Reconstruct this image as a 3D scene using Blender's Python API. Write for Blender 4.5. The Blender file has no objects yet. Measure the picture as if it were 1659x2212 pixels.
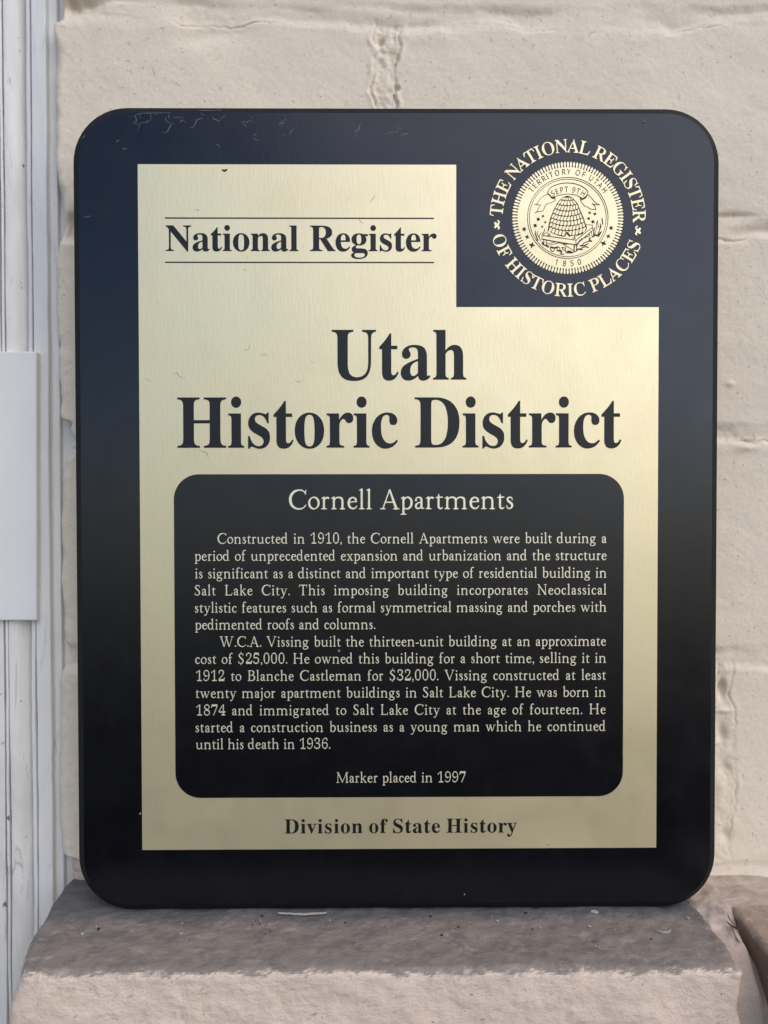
import bpy, math, random
import numpy as np
from mathutils import Matrix, Vector

sc = bpy.context.scene
COL = sc.collection
R = math.radians

# ------------------------------------------------------------------ camera
cam = bpy.data.cameras.new("camera")
cam.sensor_fit = 'VERTICAL'
cam.sensor_height = 36.0
cam.sensor_width = 27.0
cam.lens = 26.851
cam.clip_start = 0.01
cam.clip_end = 200.0
cam.dof.use_dof = True
cam.dof.focus_distance = 0.2445
cam.dof.aperture_fstop = 15.0
camera = bpy.data.objects.new("camera", cam)
COL.objects.link(camera)
m = Matrix(((0.999972, 0.001474, -0.007344), (-0.007368, 0.016994, -0.999828), (-0.001349, 0.999855, 0.017004)))
camera.matrix_world = Matrix.Translation((-0.0067585, -0.244158, 0.0027272)) @ m.to_4x4()
sc.camera = camera

# ------------------------------------------------------------------ light
SUN_EL, SUN_ROT = R(42), R(142)
world = bpy.data.worlds.new("World")
sc.world = world
world.use_nodes = True
wn = world.node_tree
sky = wn.nodes.new("ShaderNodeTexSky")
sky.sky_type = 'NISHITA'
sky.sun_disc = False
sky.sun_elevation = SUN_EL
sky.sun_rotation = SUN_ROT
sky.altitude = 1300.0
sky.air_density = 1.0
sky.dust_density = 1.2
sky.ozone_density = 2.0
bg = wn.nodes["Background"]
bg.inputs[1].default_value = 0.085
wn.links.new(sky.outputs[0], bg.inputs[0])

sun_data = bpy.data.lights.new("sun", 'SUN')
sun_data.energy = 0.95
sun_data.angle = R(80)
sun_data.color = (1.0, 0.88, 0.74)
sun = bpy.data.objects.new("sun", sun_data)
COL.objects.link(sun)
sdir = Vector((math.sin(SUN_ROT) * math.cos(SUN_EL), math.cos(SUN_ROT) * math.cos(SUN_EL), math.sin(SUN_EL)))
sun.rotation_euler = sdir.to_track_quat('Z', 'Y').to_euler()
sun.location = sdir * 3

vs = sc.view_settings
vs.view_transform = 'Standard'
vs.look = 'None'
vs.exposure = 1.17
vs.gamma = 1.0
vs.use_curve_mapping = False

# ------------------------------------------------------------------ helpers
def link(o, parent=None):
    COL.objects.link(o)
    if parent is not None:
        o.parent = parent
    return o

def tag(o, label=None, cat=None, group=None, kind=None):
    if label: o["label"] = label
    if cat: o["category"] = cat
    if group: o["group"] = group
    if kind: o["kind"] = kind
    return o

def empty(name, loc=(0, 0, 0)):
    o = bpy.data.objects.new(name, None)
    o.empty_display_size = 0.02
    o.location = loc
    return link(o)

def mesh_obj(name, verts, faces, mats, parent=None, smooth=False, mat_index=None):
    me = bpy.data.meshes.new(name)
    v = np.asarray(verts, dtype=np.float64)
    off = np.zeros(3)
    if parent is not None:
        p = parent
        while p is not None:
            off += np.array(p.location); p = p.parent
    v = v - off
    me.from_pydata(v.tolist(), [], [tuple(int(i) for i in f) for f in faces])
    for mm in (mats if isinstance(mats, (list, tuple)) else [mats]):
        me.materials.append(mm)
    if mat_index is not None:
        me.polygons.foreach_set("material_index", np.asarray(mat_index, dtype=np.int32))
    if smooth:
        me.polygons.foreach_set("use_smooth", [True] * len(me.polygons))
    me.update()
    return link(bpy.data.objects.new(name, me), parent)

def grid_faces(nr, nc, wrap=False):
    i = np.arange(nr - 1)[:, None] * nc + np.arange(nc - 1)[None, :]
    return np.stack([i, i + 1, i + nc + 1, i + nc], -1).reshape(-1, 4)

def grid_obj(name, X, Y, Z, mat, parent=None, flip=False):
    nr, nc = X.shape
    v = np.stack([X, Y, Z], -1).reshape(-1, 3)
    if parent is not None:
        v = v - np.array(parent.location)
    f = grid_faces(nr, nc)
    if flip: f = f[:, ::-1]
    me = bpy.data.meshes.new(name)
    me.vertices.add(len(v)); me.vertices.foreach_set("co", v.ravel())
    me.loops.add(f.size); me.loops.foreach_set("vertex_index", f.ravel().astype(np.int32))
    me.polygons.add(len(f))
    me.polygons.foreach_set("loop_start", np.arange(0, f.size, 4, dtype=np.int32))
    me.polygons.foreach_set("loop_total", np.full(len(f), 4, dtype=np.int32))
    me.polygons.foreach_set("use_smooth", np.ones(len(f), dtype=bool))
    me.materials.append(mat)
    me.update(calc_edges=True); me.validate()
    return link(bpy.data.objects.new(name, me), parent)

_rng = np.random.RandomState(11)
_LAT = _rng.rand(256, 256)
def vnoise(x, y, seed=0):
    x = np.asarray(x, float) + seed * 17.31; y = np.asarray(y, float) + seed * 9.77
    xi = np.floor(x).astype(int); yi = np.floor(y).astype(int)
    fx = x - xi; fy = y - yi
    fx = fx * fx * fx * (fx * (fx * 6 - 15) + 10); fy = fy * fy * fy * (fy * (fy * 6 - 15) + 10)
    g = lambda a, b: _LAT[a % 256, b % 256]
    return ((g(xi, yi) * (1 - fx) + g(xi + 1, yi) * fx) * (1 - fy) + (g(xi, yi + 1) * (1 - fx) + g(xi + 1, yi + 1) * fx) * fy) * 2 - 1
def fbm(x, y, seed=0, octs=4, gain=.5):
    s = 0; a = 1; f = 1
    for k in range(octs):
        s = s + a * vnoise(x * f, y * f, seed + k * 3); a *= gain; f *= 2.03
    return s
def sstep(a, b, x):
    t = np.clip((x - a) / (b - a), 0, 1); return t * t * (3 - 2 * t)

# ------------------------------------------------------------------ materials
class Mat:
    def __init__(self, name, base, rough=.6, metal=0.0, spec=.5):
        self.m = bpy.data.materials.new(name); self.m.use_nodes = True
        self.nt = self.m.node_tree; self.p = self.nt.nodes["Principled BSDF"]
        self.p.inputs["Base Color"].default_value = (*base, 1)
        self.p.inputs["Roughness"].default_value = rough
        self.p.inputs["Metallic"].default_value = metal
        self.p.inputs["Specular IOR Level"].default_value = spec
        self.col = None; self.base = base; self.nrm = None
        self.tc = self.nt.nodes.new("ShaderNodeTexCoord")
    def n(self, t): return self.nt.nodes.new(t)
    def l(self, a, b): self.nt.links.new(a, b)
    def coords(self, scale=(1, 1, 1)):
        mp = self.n("ShaderNodeMapping"); mp.inputs["Scale"].default_value = scale
        self.l(self.tc.outputs["Object"], mp.inputs[0]); return mp.outputs[0]
    def noise(self, scale, detail=4, rough=.55, stretch=(1, 1, 1), dist=0):
        t = self.n("ShaderNodeTexNoise"); t.inputs["Scale"].default_value = scale
        t.inputs["Detail"].default_value = detail; t.inputs["Roughness"].default_value = rough
        t.inputs["Distortion"].default_value = dist
        self.l(self.coords(stretch), t.inputs["Vector"]); return t.outputs["Fac"]
    def ramp(self, src, a, b, lo=0.0, hi=1.0):
        r = self.n("ShaderNodeMapRange"); r.clamp = True
        for k, v in zip(("From Min", "From Max", "To Min", "To Max"), (a, b, lo, hi)): r.inputs[k].default_value = v
        self.l(src, r.inputs["Value"]); return r.outputs[0]
    def mult(self, a, b):
        q = self.n("ShaderNodeMath"); q.operation = 'MULTIPLY'
        self.l(a, q.inputs[0])
        if isinstance(b, float): q.inputs[1].default_value = b
        else: self.l(b, q.inputs[1])
        return q.outputs[0]
    def tint(self, fac, colour, mode='MIX'):
        x = self.n("ShaderNodeMix"); x.data_type = 'RGBA'; x.blend_type = mode
        self.l(fac, x.inputs["Factor"])
        if self.col is None: x.inputs["A"].default_value = (*self.base, 1)
        else: self.l(self.col, x.inputs["A"])
        x.inputs["B"].default_value = (*colour, 1)
        # colour sockets carry the same names; address them by index for safety
        x.inputs[6].default_value = (*self.base, 1)
        if self.col is not None: self.l(self.col, x.inputs[6])
        x.inputs[7].default_value = (*colour, 1)
        self.col = x.outputs[2]
        self.l(self.col, self.p.inputs["Base Color"]); return self
    def bump(self, src, dist, strength=1.0):
        b = self.n("ShaderNodeBump"); b.inputs["Distance"].default_value = dist; b.inputs["Strength"].default_value = strength
        self.l(src, b.inputs["Height"])
        if self.nrm is not None: self.l(self.nrm, b.inputs["Normal"])
        self.nrm = b.outputs[0]; self.l(self.nrm, self.p.inputs["Normal"]); return self
    def rough(self, src, lo, hi):
        self.l(self.ramp(src, .3, .7, lo, hi), self.p.inputs["Roughness"]); return self

def wall_paint():
    a = Mat("cream masonry paint", (.77, .66, .52), .62, spec=.35)
    a.tint(a.ramp(a.noise(28, 5), .35, .7), (.725, .622, .50))
    a.tint(a.ramp(a.noise(120, 4, dist=.6), .52, .75, 0, .35), (.65, .58, .49))
    a.tint(a.ramp(a.noise(950, 6, .7), .42, .68, 0, .55), (.60, .53, .445))
    a.tint(a.ramp(a.noise(420, 3), .69, .76, 0, .6), (.34, .29, .25))        # small dirt specks
    a.tint(a.ramp(a.noise(900, 2, stretch=(1, 1, .6)), .72, .78, 0, .55), (.30, .26, .23))
    # the foot of the wall on the right was brushed with a whiter coat
    sep = a.n("ShaderNodeSeparateXYZ"); a.l(a.tc.outputs["Object"], sep.inputs[0])
    wob = a.n("ShaderNodeMath"); wob.operation = 'MULTIPLY_ADD'; a.l(a.noise(120, 4), wob.inputs[0]); wob.inputs[1].default_value = .006; a.l(sep.outputs["Z"], wob.inputs[2])
    a.tint(a.mult(a.mult(a.ramp(wob.outputs[0], -.1285, -.1275, 1, 0), a.ramp(sep.outputs["X"], .1045, .106)), .8), (.72, .72, .71))
    a.bump(a.noise(750, 5, .62), .00022, .5)
    a.bump(a.noise(2200, 4, .65), .00012, .6)
    a.bump(a.ramp(a.noise(520, 3, stretch=(1, 1, .7)), .66, .70, 1, 0), .00025, .8)
    return a.m
def trim_paint():
    a = Mat("white joinery paint", (.735, .715, .695), .5, spec=.4)
    a.tint(a.ramp(a.noise(40, 4, stretch=(1, 1, .15)), .4, .7), (.55, .56, .575))
    a.tint(a.ramp(a.noise(260, 5, .65, stretch=(1, 1, .18), dist=.8), .6, .74, 0, .5), (.36, .35, .35))
    a.tint(a.ramp(a.noise(500, 3), .72, .76, 0, .7), (.2, .17, .15))
    a.bump(a.noise(700, 4, .6, stretch=(1, 1, .12)), .0003, .45)
    a.bump(a.noise(1900, 3), .0001, .4)
    return a.m
def worn_trim_paint():
    a = Mat("peeling white joinery paint", (.735, .715, .69), .55, spec=.35)
    a.tint(a.ramp(a.noise(55, 5, .6, stretch=(1, 1, .2), dist=1.0), .48, .72, 0, .7), (.50, .49, .48))
    a.tint(a.ramp(a.noise(190, 6, .7, stretch=(1, 1, .12), dist=1.6), .60, .68, 0, .7), (.27, .25, .23))
    a.tint(a.ramp(a.noise(330, 3, .5, stretch=(1, 1, .5)), .70, .73, 0, .9), (.16, .09, .05))
    a.bump(a.noise(500, 5, .65, stretch=(1, 1, .15)), .0005, .6)
    return a.m
def plate_paint():
    a = Mat("white plate paint", (.745, .735, .72), .45, spec=.4)
    a.tint(a.ramp(a.noise(45, 5), .4, .8, 0, .3), (.64, .63, .62))
    a.tint(a.ramp(a.noise(420, 3), .72, .77, 0, .5), (.35, .34, .34))
    a.bump(a.noise(900, 4, .6), .00012, .4)
    return a.m
def ledge_mat(name, base, dirt, up=True):
    a = Mat(name, base, .85, spec=.2)
    a.tint(a.ramp(a.noise(60, 5, .6), .4, .7, 0, .7), tuple(c * .86 for c in base))
    a.tint(a.ramp(a.noise(330, 5, .65), .60, .72, 0, .5), tuple(c * .5 for c in base))
    # dirt that has settled on the upper side, with a ragged edge at the front arris
    sep = a.n("ShaderNodeSeparateXYZ"); a.l(a.tc.outputs["Object"], sep.inputs[0])
    geo = a.n("ShaderNodeNewGeometry"); sg = a.n("ShaderNodeSeparateXYZ"); a.l(geo.outputs["True Normal"], sg.inputs[0])
    ad = a.n("ShaderNodeMath"); ad.operation = 'ADD'
    a.l(sg.outputs["Z"], ad.inputs[0]); a.l(a.ramp(a.noise(170, 5, .65), .3, .7, -.34, .34), ad.inputs[1])
    if up:
        fac = a.ramp(ad.outputs[0], .34, .74)
        a.tint(fac, dirt)
        d2 = a.mult(fac, a.ramp(a.noise(110, 6, .7, dist=.7), .46, .62))
        a.tint(a.mult(d2, .55), tuple(c * .55 for c in dirt))
        d3 = a.mult(fac, a.ramp(a.noise(260, 4, .6, stretch=(.5, 1, 1)), .56, .68))
        a.tint(a.mult(d3, .7), tuple(min(1, c * 1.35) for c in dirt))
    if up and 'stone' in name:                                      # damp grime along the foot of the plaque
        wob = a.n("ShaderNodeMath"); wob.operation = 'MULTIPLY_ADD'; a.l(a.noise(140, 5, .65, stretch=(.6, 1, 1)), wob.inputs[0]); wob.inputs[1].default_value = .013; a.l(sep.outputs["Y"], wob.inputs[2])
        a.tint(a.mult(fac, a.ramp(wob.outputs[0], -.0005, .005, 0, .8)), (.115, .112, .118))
    a.tint(a.ramp(a.noise(700, 3), .71, .75, 0, .8), (.07, .06, .055))
    a.tint(a.ramp(a.noise(830, 2, stretch=(1, 1.3, 1)), .73, .76, 0, .8), (.5, .47, .44))
    a.bump(a.noise(260, 7, .7, stretch=(.7, 1, 1)), .0014, .7)
    a.bump(a.noise(1500, 4, .6), .0003, .5)
    return a.m
def gold_mat():
    a = Mat("satin gold metal", (.74, .645, .43), .46, metal=.84)
    a.tint(a.ramp(a.noise(35, 4, stretch=(1, 1, .4)), .4, .7, 0, .35), (.70, .61, .40))
    a.tint(a.ramp(a.noise(700, 3, stretch=(1, 1, .25)), .70, .76, 0, .35), (.45, .40, .30))
    a.tint(a.ramp(a.noise(22, 6, .65, stretch=(1, 1, .5), dist=.8), .52, .66, 0, .35), (.64, .56, .38))     # faint tarnish
    a.rough(a.noise(26, 6, .65, dist=.6), .40, .52)
    a.bump(a.noise(1500, 3, .6, stretch=(1.0, 1, .16)), .00012, .35)
    a.bump(a.noise(5200, 2, .6, stretch=(1, 1, .3)), .00003, .4)
    return a.m
def black_mat():
    a = Mat("satin black enamel", (.0034, .0034, .0052), .27, spec=.46)
    a.tint(a.ramp(a.noise(300, 4, .6, stretch=(1, 1, .35)), .55, .75, 0, .5), (.006, .0065, .011))
    a.p.inputs['Specular Tint'].default_value = (.82, .87, 1.0, 1)
    a.bump(a.noise(1600, 3, .6, stretch=(1, 1, .2)), .00006, .35)
    a.rough(a.noise(90, 5, .6), .20, .28)
    return a.m
def simple(name, base, rough=.7):
    a = Mat(name, base, rough, spec=.3)
    a.tint(a.ramp(a.noise(600, 4), .4, .7, 0, .5), tuple(c * .75 for c in base))
    a.bump(a.noise(1500, 3), .0002, .5)
    return a.m

M_WALL = wall_paint()
M_TRIM = trim_paint()
M_WORN = worn_trim_paint()
M_PLATE = plate_paint()
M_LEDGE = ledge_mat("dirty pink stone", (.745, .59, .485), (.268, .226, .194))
M_BRICK = ledge_mat("brown brick", (.30, .205, .145), (.40, .30, .225))
M_MORTAR = ledge_mat("pinkish mortar", (.55, .44, .365), (.5, .4, .33))
M_GOLD = gold_mat()
M_TEXT = Mat("pale gold lettering", (.84, .775, .60), .5, metal=.65).m
M_INK = Mat("matt black ink", (.009, .0095, .013), .36, spec=.28).m
M_BLACK = black_mat()
M_EDGE = Mat("dark resin edge", (.007, .007, .006), .6, spec=.2).m
M_CHIP = simple("pale paint chip", (.47, .42, .37), .8)
M_DARK = simple("dark debris", (.03, .024, .02), .9)
M_SCUFF = simple("pale scuff", (.27, .27, .29), .8)

# ------------------------------------------------------------------ the painted brick wall
FACE = 0.021                       # depth of the brick faces behind the front of the plaque
mm = 0.001
EDGE = [(260, -115), (173.6, -115.2), (167.4, -115.3), (165.8, -118.1), (142.4, -118.2), (116.2, -117.9), (111.0, -117.4), (106.8, -116.4), (101.6, -115.6), (97.4, -115.1), (94.2, -116.2), (91.1, -117.1), (86.8, -118.0), (76.3, -118.8), (69.0, -118.4), (59.5, -117.9), (56.3, -117.0), (53.1, -117.6), (44.7, -117.9), (41.5, -117.2), (33.0, -117.2), (30.7, -116.7), (29.3, -113.3), (26.7, -113.9), (23.5, -112.0), (21.4, -113.5), (18.2, -113.3), (16.1, -115.8), (12.9, -116.7), (5.5, -117.3), (-26.5, -117.4), (-32.9, -117.0), (-42.5, -116.8), (-46.8, -116.0), (-48.9, -114.8), (-52.1, -114.6), (-55.4, -116.6), (-57.5, -117.8), (-63.9, -118.3), (-85.4, -118.5), (-106.9, -119.2), (-117.7, -118.5), (-122.0, -117.5), (-124.2, -113.8), (-130.7, -112.2), (-260, -112.2)][::-1]
BEDS = [243.5, 169.2, 96.3, 25.5, -52.4, -127.0, -203.0]

def axis_samples(lo, hi, step, far, grow=1.18):
    a = list(np.arange(lo, hi + 1e-9, step)); s = step
    while a[-1] < far[1]: s *= grow; a.append(a[-1] + s)
    s = step; pre = []
    x = lo
    while x > far[0]: s *= grow; x -= s; pre.append(x)
    return np.array(pre[::-1] + a)

def wall_height(X, Z):
    """relief of the wall face in mm, positive towards the viewer"""
    h = .30 * fbm(X / 40, Z / 30, 1, 3) + .07 * fbm(X / 7, Z / 6, 2, 3) + .035 * fbm(X / 1.5, Z / 1.5, 3, 3)
    course = np.zeros_like(X, dtype=int)
    near = np.min([np.abs(Z - b - .6 * fbm(X / 2.5, Z / 9, 55, 3)) for b in BEDS], 0)
    for k, b in enumerate(BEDS): course += (Z < b).astype(int)
    for k, b in enumerate(BEDS):
        zc = b + 1.5 * fbm(X / 30, X * 0 + k * 3.1, 5 + k, 4)
        hw = 3.7 + 1.0 * fbm(X / 12, X * 0 + k, 15 + k, 4)
        d = Z - zc
        left = sstep(-85, -112, X)                                 # the joints are open at the broken left edge
        depth = (.95 + .4 * fbm(X / 22, X * 0, 31 + k, 2)) + 2.2 * left
        prof = 1 - sstep(hw - 2.2, hw + 1.6, np.abs(d))
        h = h - depth * np.clip(.75 + .8 * fbm(X / 26, d / 8, 36 + k, 2), .1, 1.3) * prof * (1 + .12 * fbm(X / 3, Z / 3, 44 + k, 2))
        # paint cracks along the lower arris of each joint
        line = np.exp(-((d + hw + .2 + .6 * fbm(X / 4, X * 0, 61 + k, 5, .6)) / .24) ** 2)
        h = h - .75 * line * np.clip(.05 + 1.3 * fbm(X / 16, X * 0, 71 + k, 3), 0, 1)
        # rolled upper lip of the brick below
        lip = np.exp(-((d + hw + 3.0) / 1.8) ** 2)
        h = h + .14 * lip * np.clip(.5 + fbm(X / 18, X * 0, 81 + k, 2), 0, 1.2)
    HEADS = {2: [-3.7], 3: [92.0], 4: [-3.7], 5: [113.6], 6: [-3.7]}
    for c, xs in HEADS.items():
        for x0 in xs:
            for dx in (-206, 0, 206):
                if x0 + dx < -100: continue
                xc = x0 + dx + 1.1 * fbm(Z / 12, Z * 0 + c, 91 + c, 3)
                hw = 3.7 + .5 * fbm(Z / 6, Z * 0, 95 + c, 3)
                d = X - xc
                inside = (course == c) * sstep(.8, 4.6, near)
                prof = 1 - sstep(hw - 1.3, hw + .5, np.abs(d))
                k5 = .25 if c == 5 else 1.0
                h = h - inside * prof * k5 * (.55 + .55 * np.clip(fbm(X / 2.6, Z / 3.4, 101 + c, 4), -1, 1))
                for s in (-1, 1):
                    wob = .9 * fbm(Z / 5.5, Z * 0 + s, 111 + c, 4)
                    g = np.exp(-((d - s * hw - wob) / .30) ** 2)
                    h = h - inside * k5 * 1.5 * g * np.clip(.65 + .9 * fbm(Z / 5, Z * 0 + s, 121 + c, 3), 0, 1)
                    g2 = np.exp(-((d - s * (hw + 1.1) - wob) / .75) ** 2)
                    h = h + inside * k5 * .55 * g2 * np.clip(.4 + fbm(Z / 6, Z * 0 + s, 131 + c, 2), 0, 1)
    # scoops and blisters
    for (x, z, rx, rz, a) in [(-62, 163, 11, 3.2, -.9), (-70, 160.5, 6, 3, -.5), (113.4, -64, 1.1, 3.0, -4.5), (-5.6, 160, .9, 1.2, -2.5), (-2.2, 158, 2.2, 1.4, .8), (-4.5, 153, 1.2, 2.0, .7), (.2, 144, .7, 1.0, -1.8), (114.0, -71.5, 3.2, 1.0, 1.0), (113.5, -80, 1.6, 3.4, -2.4), (114.5, -92, 2.0, 3.0, -1.6), (113.0, -100, 2.4, 5.0, .9), (114.8, -115.5, 1.9, 2.2, -1.8),
                             (115.5, 42.5, 1.6, 1.0, .8), (121, 20.5, 3.5, 1.3, 1.2), (122, 22.5, 2.5, .6, -1.2), (116, 100.5, 10, .8, -.7), (114, 92, 7, .7, -.6), (-108, 101, 6, 2.5, -.8), (-105.5, 99.0, 4, 1.0, .8), (-112, 98, 2, 3, -.8)]:
        h = h + (.65 if x > 100 else 1) * a * np.exp(-((X - x) / rx) ** 2 - ((Z - z) / rz) ** 2)
    # bottom course: white fillet bedded against the ledge on the right
    h = h + 2.2 * sstep(104, 108, X) * np.exp(-((Z + 134.5) / 3.2) ** 4)
    return h

zs = axis_samples(-142, 177, .37, (-420, 460), 1.25)
us = np.arange(0, 27, .36)
us2 = np.concatenate([np.arange(27, 222, .5), np.arange(222, 252, .37), axis_samples(252, 300, 2.0, (252, 640), 1.25)[1:]])
us = np.concatenate([us, us2])
ez = np.interp(zs, [e[0] for e in EDGE], [e[1] for e in EDGE]) + .12 * fbm(zs / 4, zs * 0, 7, 3)
back = np.array([-1.0, -.8, -.6, -.4, -.2])
U = np.concatenate([back, us])
UU, ZZ = np.meshgrid(U, zs)
XX = ez[:, None] + np.maximum(UU, 0) * 1.0
ang = np.clip(UU, 0, None)
rr = 3.2 + 1.2 * fbm(zs / 9, zs * 0, 9, 2)[:, None]
roundover = np.where(ang < rr, rr - np.sqrt(np.clip(rr ** 2 - (rr - ang) ** 2, 0, None)), 0)
H = wall_height(XX, ZZ) * np.clip(.25 + ang / 3, 0, 1) + .2 * fbm(XX / 3.5, ZZ / 3.5, 12, 3) * np.exp(-ang / 4) - roundover
H = H + np.minimum(UU, 0) * 30
wall = grid_obj("brick_wall", XX * mm, FACE - H * mm, ZZ * mm, M_WALL)
tag(wall, "cream painted brick wall with thick cracked paint over its mortar joints, behind the plaque", "wall")

# ------------------------------------------------------------------ ledge under the plaque, its neighbour and the mortar between
LEDGE_TOP = -0.1302
def rounded_block(name, x0, x1, y0, y1, z0, z1, r, mat, shape=None, step=1.2, rough=.35, seed=0, parent=None):
    """front/top/side skin of a block in mm: a strip running over back top -> front arris -> front bottom, closed by wrapped ends"""
    prof = []
    for y in np.arange(y1, y0 + r, -step): prof.append((y, z1, 0, 1))
    for t in np.linspace(0, math.pi / 2, 9): prof.append((y0 + r - r * math.sin(t), z1 - r + r * math.cos(t), -math.sin(t), math.cos(t)))
    for z in np.arange(z1 - r - step, z0, -step): prof.append((y0, z, -1, 0))
    prof = np.array(prof)
    cols = np.concatenate([[x0 + r * (1 - math.cos(t)) for t in np.linspace(0, math.pi / 2, 7)][:-1], np.arange(x0 + r, x1 - r, step), [x1 - r + r * math.sin(t) for t in np.linspace(0, math.pi / 2, 7)]])
    inset = np.zeros(len(cols))
    for i, c in enumerate(cols):
        e = max(x0 + r - c, c - (x1 - r), 0); inset[i] = r - math.sqrt(max(r * r - e * e, 0))
    # extra end columns that go down/back to close the ends
    X = np.repeat(cols[None, :], len(prof), 0)
    n = rough * (fbm(X / 16, prof[:, 0][:, None] / 16 + prof[:, 1][:, None] / 16, seed, 3) + .55 * fbm(X / 4, (prof[:, 0] + prof[:, 1])[:, None] / 4, seed + 5, 4) + .25 * fbm(X / 1.4, (prof[:, 0] + prof[:, 1])[:, None] / 1.4, seed + 9, 2))
    Y = prof[:, 0][:, None] - prof[:, 2][:, None] * (inset[None, :] - n)
    Z = prof[:, 1][:, None] - prof[:, 3][:, None] * (inset[None, :] - n)
    if shape is not None: X, Y, Z = shape(X, Y, Z)
    deep = 24
    def cap(j):
        return X[:, j:j + 1], np.minimum(Y[:, j:j + 1] + deep, y1 + 2), np.maximum(Z[:, j:j + 1] - deep, z0)
    L1, R1 = cap(0), cap(-1)
    X = np.hstack([L1[0], X, R1[0]]); Y = np.hstack([L1[1], Y, R1[1]]); Z = np.hstack([L1[2], Z, R1[2]])
    return grid_obj(name, X * mm, Y * mm, Z * mm, mat, parent, flip=True)

def ledge_shape(X, Y, Z):
    f = sstep(-12, -32, Y)
    lump = .7 * fbm(Y / 9, Z / 9, 201, 3)
    cut = np.interp(Y, [-31, -27, -23, -7, 11, 30], [7.4, 6.0, 4.6, 2.2, 1.0, 0]) - np.interp(Z, [-150, -146, -138, -131], [3.2, 2.8, 1.6, 0])
    X = X + np.where(X < -60, 1, 0) * sstep(-96, -115, X) * (cut + lump) + np.where(X > 60, 1, 0) * sstep(85, 97, X) * (-1.5 * f + lump)
    return X, Y, Z
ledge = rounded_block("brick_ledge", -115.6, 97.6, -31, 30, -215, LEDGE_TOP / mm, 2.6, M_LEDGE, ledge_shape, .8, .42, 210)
tag(ledge, "projecting pink masonry block with a dirty grey top, carrying the plaque", "ledge")
brick = rounded_block("corner_brick", 107.6, 330, -48, 2.0, -215, LEDGE_TOP / mm + .2, 2.4, M_BRICK, None, 1.4, .4, 240)
tag(brick, "brown brick in shadow beside the ledge, at the lower right corner", "brick")

# mortar squeezed between ledge and neighbour; it slumps towards the front
ys = np.arange(27, -31, -.7); xs = np.concatenate([np.arange(95.5, 109.5, .5), np.arange(110, 330, 4.0)])
XM, YM = np.meshgrid(xs, ys)
YM = np.where(XM > 109, np.maximum(YM, 1.0 + .01 * YM), YM)
slump = np.interp(YM, [-31, -27, -23, -15, -5, 8, 28], [-70, -34, -12, -4.0, -1.2, -.3, 0.3])
ZM = LEDGE_TOP / mm + .2 + slump + .5 * fbm(XM / 4, YM / 4, 260, 4) - 5.0 * sstep(104.4, 107.4, XM) * sstep(3, -8, YM)
mort = grid_obj("mortar_joint", XM * mm, YM * mm, ZM * mm, M_MORTAR, None, flip=True)
mort.parent = wall

# a lump of bare mortar at the foot of the wall on the left of the plaque
a = np.linspace(0, 1, 14); b = np.linspace(0, 1, 14)
AA, BB = np.meshgrid(a, b)
XL = -114.6 + 9.5 * AA; ZL = -122.5 - 8.5 * BB
YL = 27 - 6.0 * np.sin(np.pi * np.clip(AA * .85 + .15, 0, 1)) ** .6 * np.clip(1.1 - .15 * BB, 0, 1) + .5 * fbm(XL / 2, ZL / 2, 270, 3)
lump = grid_obj("mortar_joint", XL * mm, YL * mm, ZL * mm, M_MORTAR, None, flip=False)
lump.parent = wall

# ------------------------------------------------------------------ door casing on the left
casing = empty("door_casing", (-.128, .03, -.3))
tag(casing, "white painted wooden door casing with vertical mouldings along the left edge", "door casing")
def strip(name, prof, mat, seed, top=.46, bot=-.42, amp=.12):
    """vertical moulding from a plan profile [(x, y)...] in mm"""
    p = np.array(prof, float)
    d = np.concatenate([[0], np.cumsum(np.hypot(*np.diff(p, axis=0).T))])
    s = np.unique(np.concatenate([np.arange(0, d[-1], .35), d]))
    px = np.interp(s, d, p[:, 0]); py = np.interp(s, d, p[:, 1])
    z = axis_samples(-150, 180, 1.5, (bot / mm, top / mm), 1.3)
    PX, Zg = np.meshgrid(px, z); PY = np.repeat(py[None, :], len(z), 0)
    PX = PX + amp * fbm(Zg / 30, PX / 40, seed, 3) + .35 * amp * fbm(Zg / 5, PX / 3, seed + 2, 3)
    PY = PY + amp * fbm(Zg / 22, PX / 6, seed + 4, 4)
    return grid_obj(name, PX * mm, PY * mm, Zg * mm, mat, casing)
strip("edge_board", [(-640, 23.5), (-141, 23.5), (-138.25, 23.5), (-138.0, 26), (-137.8, 30)], M_WORN, 301)
strip("bead_strip", [(-137.75, 30), (-137.7, 24), (-137.2, 23.0), (-136.6, 23.4), (-136.45, 28), (-136.4, 32)], M_WORN, 310)
cove = [(-136.35, 32), (-136.3, 24.2)]
for t in np.linspace(0, 1, 12): cove.append((-136.0 + 7.0 * t, 23.2 + 6.2 * t ** 2.6))
cove += [(-128.9, 30.0), (-128.6, 33)]
strip("cove_moulding", cove, M_WORN, 320, amp=.18)
strip("fillet_strip", [(-128.95, 33), (-128.9, 24.6), (-128.5, 23.9), (-127.4, 23.9), (-127.25, 25.4), (-127.2, 30)], M_TRIM, 330)
strip("flat_board", [(-127.12, 30), (-127.08, 24.6), (-126.8, 24.0), (-122.3, 24.1), (-121.95, 24.5), (-121.85, 26.6), (-121.6, 27.0), (-119.4, 27.0), (-119.2, 27.4), (-119.1, 29.5), (-105, 30)], M_TRIM, 340)

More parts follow.
